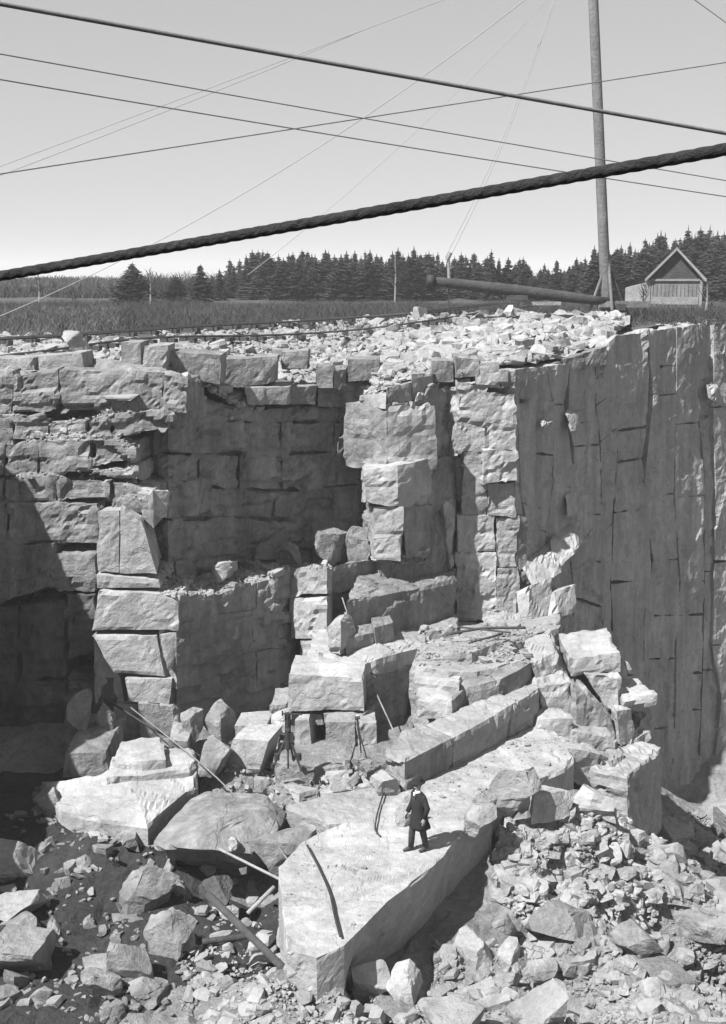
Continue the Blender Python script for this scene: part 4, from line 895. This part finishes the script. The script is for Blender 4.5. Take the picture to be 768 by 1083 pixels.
# dry brush belt: thousands of thin upright stems
def brushbelt(n, pxr, Yr, hr, label, seed, wpx=1.0, m=None):
    r = np.random.default_rng(seed); px = r.uniform(*pxr, n); Y = r.uniform(*Yr, n); V = np.zeros((n, 6, 3)); h = r.uniform(hr[0], hr[1], n)*(1+.35*vnoise(np.stack([px*.03, Y*.1, Y*0], 1)))
    x = (px-384)/FOC/1.01*Y; z = np.array([zplat(a, b) for a, b in zip(px, Y)])
    th = r.uniform(0, 3.14, n); wv = r.uniform(.006, .018, n)*wpx; lx, ly = r.normal(0, .45, n)*h, r.normal(0, .45, n)*h
    for k, t in enumerate((0, .5, 1)):
        for q, sg in enumerate((-1, 1)):
            ww = wv*(1.3-t); V[:, k*2+q, 0] = x+lx*t*t+np.cos(th)*ww*sg; V[:, k*2+q, 1] = Y+ly*t*t+np.sin(th)*ww*sg; V[:, k*2+q, 2] = z-.1+h*t
    b = (np.arange(n)*6)[:, None]; F = np.concatenate([b+np.array([[0, 1, 3, 2]]), b+np.array([[2, 3, 5, 4]])])
    o = mk('dry_brush', V.reshape(-1, 3), F, m or M['brush']); tag(o, label, 'brush', None, 'stuff')
brushbelt(90000, (-160, 580), (55, 98), (.12, .55), 'grey dry scrub between the rim waste and the spruces', 1)
brushbelt(18000, (560, 900), (60, 90), (.2, .7), 'thin scrub round the shed', 2)
brushbelt(20000, (-160, 125), (50, 84), (.15, .6), 'dark low scrub at the far end of the rim', 3, 1.3, M['bark'])
brushbelt(26000, (-300, 135), (125, 190), (.3, .9), 'low dark far scrub at the thin end of the skyline', 8, 5, M['needle'])
brushbelt(16000, (-500, 160), (240, 400), (.7, 1.8), 'distant wood on the thin end of the skyline', 9, 12, M['needle'])
brushbelt(30000, (135, 1100), (125, 190), (.8, 2.2), 'dark low wood closing the view behind the spruces', 7, 5, M['needle'])
brushbelt(6000, (652, 860), (52, 62), (.15, .5), 'dry grass tufts on the wall top by the shed', 4, 1.2)

# ------------------------------------------------------------------ ropes and wires overhead
def lagr(p3, px):
    r = 0
    for i in range(3):
        t = 1.0
        for j in range(3):
            if i != j: t *= (px-p3[j][0])/(p3[i][0]-p3[j][0])
        r += p3[i][1]*t
    return r
def wire(name, label, p3, pxr, Yf, rad, m, n=60, nn=6, lobes=0, lobe=0, pitch=1, cat='wire', group=None):
    pts = []
    for k in range(n+1):
        px = pxr[0]+(pxr[1]-pxr[0])*k/n; Y = Yf[0]+(Yf[1]-Yf[0])*(px-p3[0][0])/(p3[2][0]-p3[0][0]); pts.append(P(px, lagr(p3, px), Y))
    V, F = tube_vf(pts, rad, nn, True, lobes, lobe, pitch); return tag(mk(name, V, F, m, None, pts[0], True), label, cat, group)
wire('thick_rope', 'thick dark twisted rope slanting up across the whole sky', [(0, 292), (384, 226), (768, 158)], (-1400, 2200), (6.2, 5.0), .0245, M['rope'], 5000, 18, 3, .12, .22, 'rope')
wire('steel_cable', 'dark taut cable running down from the upper corner past the mast', [(0, 4), (384, 73), (768, 141)], (-900, 1900), (9, 11), .0165, M['wire'], 60, 8, cat='cable')
wire('overhead_wire', 'upper of two parallel thin wires sloping down beneath the dark cable', [(0, 57), (384, 125), (768, 191)], (-700, 1600), (18, 24), .010, M['wire'])
wire('overhead_wire', 'lower of two parallel thin wires sloping down beneath the dark cable', [(0, 84), (384, 148), (768, 208)], (-700, 1600), (18, 24), .0105, M['wire'])
wire('overhead_wire', 'thin wire rising from one side to the other through the wire crossing', [(0, 184), (384, 125), (768, 66)], (-700, 1600), (20, 26), .012, M['wire'])
wire('guy_wire', 'steep wire climbing from the brush through the wire crossing', [(15, 328), (384, 125), (555, 0)], (-40, 600), (40, 34), .012, M['guy'])
wire('guy_wire', 'faint upper wire of the pair fanning out at the sky edge', [(0, 176), (190, 105), (384, 32)], (-200, 620), (45, 50), .016, M['guy'])
wire('guy_wire', 'faint lower wire of the pair fanning out at the sky edge', [(4, 184), (180, 116), (384, 32)], (-200, 384), (45, 50), .016, M['guy'])
wire('guy_wire', 'very faint wire rising behind the thick rope', [(280, 277), (384, 190), (560, 20)], (262, 600), (56, 57), .013, M['guy'])
wire('guy_wire', 'short thin wire in the upper corner beyond the mast', [(735, 0), (768, 24), (800, 47)], (660, 1000), (40, 44), .014, M['guy'])
TT = P(622, -110, MY)
for k, (dx, lb) in enumerate(((0, 'first faint fall of the hoist tackle from boom tip to masthead'), (5, 'second faint fall of the hoist tackle hanging beside the first'))):
    a = P(471+dx, 272, MY-1.5); pts = [a+(TT-a)*t+np.array((0, 0, -1.2*math.sin(math.pi*t))) for t in np.linspace(0, 1, 20)]
    V, F = tube_vf(pts, .018, 5); tag(mk('hoist_line', V, F, M['guy'], None, pts[0]), lb, 'wire')
def line3(name, label, pts, rad, m, cat='wire', nn=6, sag=0.0, sub=10):
    idx = resample(pts, 1e9); out = []
    pts = [np.asarray(p) for p in pts]
    for i in range(len(pts)-1):
        for k in range(sub): out.append(pts[i]+(pts[i+1]-pts[i])*k/sub)
    out.append(pts[-1]); out = np.array(out); m_ = max(1, len(pts)-2)
    if len(pts) > 2:
        for _ in range(14): out[1:-1] = (out[:-2]+2*out[1:-1]+out[2:])/4
    out[:, 2] -= sag*np.sin(np.linspace(0, math.pi, len(out)))
    V, F = tube_vf(list(out), rad, nn); return tag(mk(name, V, F, m, None, out[0], True), label, cat)
line3('haul_cable', 'long pale cable slanting down over the dark hollow to the great slab', [P(138, 748, 35.3), P(234, 824, 31.6), P(300, 900, 28.0), P(363, 1002, 23.6)], .022, M['greywood'], 'cable')
line3('haul_cable', 'dark rope end tied off at the foot of the pale column', [P(118, 743, 35.3), P(160, 770, 34.6), P(180, 780, 34.2), P(212, 800, 33.4)], .035, M['iron'], 'cable')
line3('haul_cable', 'thin cable dropping from the high ledge to behind the man', [P(362, 632, 38.4), P(388, 712, 36.6), P(418, 776, 33.5), P(438, 826, 31.5)], .024, M['greywood'], 'cable')
line3('air_hose', 'dark curved air hose lying on the great slab', [G(325, 894, .08), G(338, 918, .06), G(350, 945, .06), G(354, 968, .06), G(360, 990, .05)], .03, M['iron'], 'hose')
line3('air_hose', 'looped hose hanging down near the standing man', [P(406, 838, 30.8), G(399, 860, .1), G(396, 878, .06), G(402, 884, .06)], .022, M['iron'], 'hose')
line3('timber_pole', 'pale slim pole bridging the dark hollow', [P(232, 898, 27.8), P(304, 934, 26.6)], .035, M['palewood'], 'pole', 8)
line3('timber_pole', 'short pale pole propped in the hollow beside the great slab', [P(262, 966, 26.0), P(290, 938, 26.6)], .05, M['palewood'], 'pole', 8)
line3('timber_plank', 'dark wet timber running down out of the hollow', [P(220, 946, 26.2), P(304, 1028, 23.9)], .11, M['darkwood'], 'plank', 4)
line3('timber_plank', 'second dark timber lying in the hollow end', [P(214, 996, 25.0), P(262, 990, 25.2)], .08, M['darkwood'], 'plank', 4)
line3('drill_steel', 'long dark stick lying across the terrace under the pillar', [G(472, 671, 2.15), G(510, 664, 2.3), G(556, 664, 2.3)], .045, M['darkwood'], 'pole')
line3('drill_steel', 'shorter dark stick on the terrace below the long one', [G(496, 680, 2.12), G(532, 670, 2.2)], .035, M['darkwood'], 'pole')
line3('drill_steel', 'thin dark branch crossing the long stick on the terrace', [G(484, 663, 2.2), G(540, 669, 2.35)], .03, M['darkwood'], 'pole')

# ------------------------------------------------------------------ rock drill on its tripod
def zf(x, y): return float(zpit(x, y)[0])
b = G(305, 812, .35); e = empty('tripod_rock_drill', b.tolist()); tag(e, 'dark steam rock drill standing upright on its tripod among pale blocks', 'rock drill')
for dx, dy in ((-.42, -.1), (.38, -.25), (.12, .5)): MB().tube([(dx, dy, 0), (dx*.35, dy*.35, .65), (0, 0, 1.0)], [.028, .032, .035], 8).tube([(dx, dy, .03), (dx, dy, .15)], .055, 8).build('leg', M['iron'], e)
MB().tube([(0, -.05, .55), (0, -.05, .6), (0, -.05, 1.12), (0, -.05, 1.18)], [.05, .085, .085, .05], 12).box((.1, -.05, .9), (.12, .12, .26)).build('cylinder', M['iron'], e, False)
MB().tube([(0, -.05, 1.15), (0, -.05, 1.62)], .03, 8).box((0, .05, 1.2), (.16, .05, .75)).build('feed_shell', M['iron'], e)
MB().tube([(-.14, -.05, 1.58), (.40, -.05, 1.56)], .022, 8).tube([(-.14, -.05, 1.52), (-.14, -.05, 1.66)], .02, 6).build('crank_handle', M['iron'], e)
MB().tube([(0, -.05, .0), (0, -.05, .56)], .025, 8).build('drill_bit', M['iron'], e)
for dx in (-.3, .3): MB().tube([(dx, -.12, .28), (dx, -.12, .46)], .075, 10).build('leg_weight', M['iron'], e)
b = G(380, 800, .7); e = empty('drill_stand', b.tolist()); tag(e, 'slim drill stand with a hose before the pale block row', 'drill stand')
for dx, dy in ((-.2, 0), (.2, -.1), (.05, .25)): MB().tube([(dx, dy, 0), (0, 0, .7)], .02, 6).build('leg', M['iron'], e)
MB().tube([(0, 0, .6), (-.06, 0, 1.15)], .03, 8).build('post', M['iron'], e); MB().tube([(-.12, 0, 1.1), (.02, 0, 1.12)], .05, 8).build('head', M['iron'], e)

# ------------------------------------------------------------------ the man
def loft(rings, n=20):
    V, F = [], []
    for (c, rx, ry) in rings:
        for k in range(n):
            th = 2*math.pi*k/n; V.append(np.array((c[0]+rx*math.cos(th), c[1]+ry*math.sin(th), c[2])))
    for i in range(len(rings)-1):
        for k in range(n): k2 = (k+1) % n; F.append((i*n+k, i*n+k2, (i+1)*n+k2, (i+1)*n+k))
    F.append(tuple(range(n))[::-1]); F.append(tuple((len(rings)-1)*n+k for k in range(n)))
    return V, F
def skin(name, chains, m, parent=None, loc=None, sub=2):
    V, E, Rr, ix = [], [], [], {}
    for ch in chains:
        prev = None
        for (p, r) in ch:
            k = tuple(round(q, 4) for q in p)
            if k not in ix: ix[k] = len(V); V.append(p); Rr.append(r)
            if prev is not None and prev != ix[k]: E.append((prev, ix[k]))
            prev = ix[k]
    me = bpy.data.meshes.new(name); me.from_pydata(V, E, [])
    me.materials.append(m); o = bpy.data.objects.new(name, me); COL.objects.link(o)
    o.modifiers.new('Skin', 'SKIN')
    if not len(me.skin_vertices):
        import bmesh
        q = bmesh.new(); q.from_mesh(me); q.verts.layers.skin.verify(); q.to_mesh(me); q.free()
    for i, r in enumerate(Rr): me.skin_vertices[0].data[i].radius = (r, r) if not isinstance(r, tuple) else r
    me.skin_vertices[0].data[0].use_root = True
    if parent: o.parent = parent
    a = o.modifiers['Skin']; a.use_smooth_shade = True; b = o.modifiers.new('Subdivision', 'SUBSURF'); b.levels = sub; b.render_levels = sub
    return o
mp = G(442, 899, .03)
FW = math.atan2(.85, -.52)  # facing, as rotation of +Y
hands = {}
ch = [[((0, 0, .93), .13), ((0, .0, 1.1), .10), ((0, 0, 1.28), .11), ((0, -.01, 1.40), .085), ((0, 0, 1.50), .055), ((0, .01, 1.56), .055), ((0, .015, 1.63), (.075, .085)), ((0, .005, 1.71), (.08, .098)), ((0, 0, 1.76), (.06, .07))],
      [((0, .015, 1.63), (.075, .085)), ((0, .105, 1.635), .014), ((0, .125, 1.628), .010)]]
for sx in (-1, 1):
    ch.append([((0, .005, 1.71), (.08, .098)), ((sx*.09, -.005, 1.68), .018), ((sx*.098, -.012, 1.655), .012)])
    sh = (sx*.15, -.01, 1.40); el = (sx*.26, -.05+.04*sx, 1.13); wr = (sx*.27, .08+.07*sx, .90); pm = (sx*.265, .10+.08*sx, .83)
    ch.append([((0, -.01, 1.40), .085), (sh, .05), (el, .04), (wr, .032), (pm, (.024, .042))])
    for f in range(4):
        fx, fy = sx*.262, pm[1]+(-.03+.02*f); L_ = (.075, .085, .08, .062)[f]
        ch.append([(pm, (.024, .042)), ((fx, fy, .79), .0105), ((fx-sx*.008, fy+.006, .79-L_*.5), .0095), ((fx-sx*.028, fy+.008, .79-L_*.9), .008)])
    ch.append([(wr, .032), ((sx*.245, pm[1]+.045, .85), .012), ((sx*.235, pm[1]+.06, .81), .010)])
    st = .17*sx
    ch.append([((0, 0, .93), .13), ((sx*.09, 0, .86), .085), ((sx*.095, st*.55+.02, .48), .058), ((sx*.10, st*.9-.02, .09), .04), ((sx*.11, st*.9+.09, .04), .035), ((sx*.115, st*.9+.15, .03), .025)])
man = skin('person', ch, M['skin']); man.location = mp.tolist(); man.rotation_euler = (0, 0, FW+.0)
tag(man, 'man in a long dark coat and round hat standing on the great slab', 'person')
V, F = loft([((0, .0, 1.50), .068, .075), ((0, -.005, 1.475), .12, .10), ((0, -.01, 1.42), .21, .135), ((0, 0, 1.28), .215, .15), ((0, 0, 1.12), .19, .145), ((0, -.01, .98), .20, .16), ((0, -.03, .80), .225, .20), ((0, -.055, .66), .245, .235), ((0, -.06, .58), .25, .245), ((0, -.06, .575), .20, .2)], 24)
V = [v+np.array((.012*math.sin(9*math.atan2(v[1], v[0]))*max(0, (1.1-v[2])*2), .012*math.cos(7*math.atan2(v[1], v[0]))*max(0, (1.1-v[2])*2), 0)) for v in V]
mk('coat', V, F, M['coat'], man, None, True)
for sx in (-1, 1):
    el = np.array((sx*.26, -.05+.04*sx, 1.13)); wr = np.array((sx*.27, .07+.06*sx, .91)); MB().tube([np.array((sx*.15, -.01, 1.43)), np.array((sx*.20, -.015, 1.38)), el, wr], [.085, .085, .07, .056], 12).build('sleeve', M['coat'], man, True)
    st = .17*sx
    MB().tube([np.array((sx*.085, 0, .88)), np.array((sx*.095, st*.55+.015, .48)), np.array((sx*.10, st*.9-.02, .085))], [.11, .083, .07], 12).build('trouser_leg', M['trousers'], man, True)
    MB().tube([np.array((sx*.10, st*.9-.06, .05)), np.array((sx*.10, st*.9, .06)), np.array((sx*.11, st*.9+.10, .042)), np.array((sx*.115, st*.9+.19, .03))], [.045, .055, .046, .03], 10).build('boot', M['leather'], man, True)
    MB().tube([np.array((sx*.032, .094, 1.665)), np.array((sx*.032, .104, 1.665))], .010, 8).build('eye', M['leather'], man, True)
    MB().box((sx*.035, .13, 1.36), (.05, .03, .22), Matrix.Rotation(sx*.35, 3, 'Y')).build('lapel', M['trousers'], man)
MB().tube([np.array((-.025, .1, 1.592)), np.array((.025, .1, 1.592))], .008, 6).build('moustache', M['leather'], man, True)
MB().add(loft([((0, .01, 1.475), .08, .08), ((0, .012, 1.50), .072, .074), ((0, .014, 1.535), .066, .068)], 16)).box((0, .108, 1.455), (.06, .03, .09)).build('white_collar', M['shirt'], man)
V, F = loft([((0, 0, 1.742), .10, .11), ((0, .005, 1.735), .155, .175), ((0, .005, 1.75), .155, .175), ((0, 0, 1.76), .10, .115), ((0, 0, 1.82), .10, .115), ((0, 0, 1.865), .08, .095), ((0, 0, 1.885), .04, .05)], 24)
mk('bowler_hat', V, F, M['coat'], man, None, True)
# ------------------------------------------------------------------ wash the far end with quarry air
HZ = 0.0006
if HZ > 0:
    m = bpy.data.materials.new('haze_air'); m.use_nodes = True; nn = m.node_tree.nodes; nn.remove(nn['Principled BSDF'])
    pv = nn.new('ShaderNodeVolumePrincipled'); pv.inputs['Density'].default_value = HZ; pv.inputs['Color'].default_value = (.9, .9, .9, 1); m.node_tree.links.new(pv.outputs[0], nn['Material Output'].inputs['Volume'])
    MB().box((0, 2250, 15), (9400, 4700, 62)).build('haze', m); tag(bpy.data.objects['haze'], 'thin pale quarry air over the whole place', None, None, 'stuff')
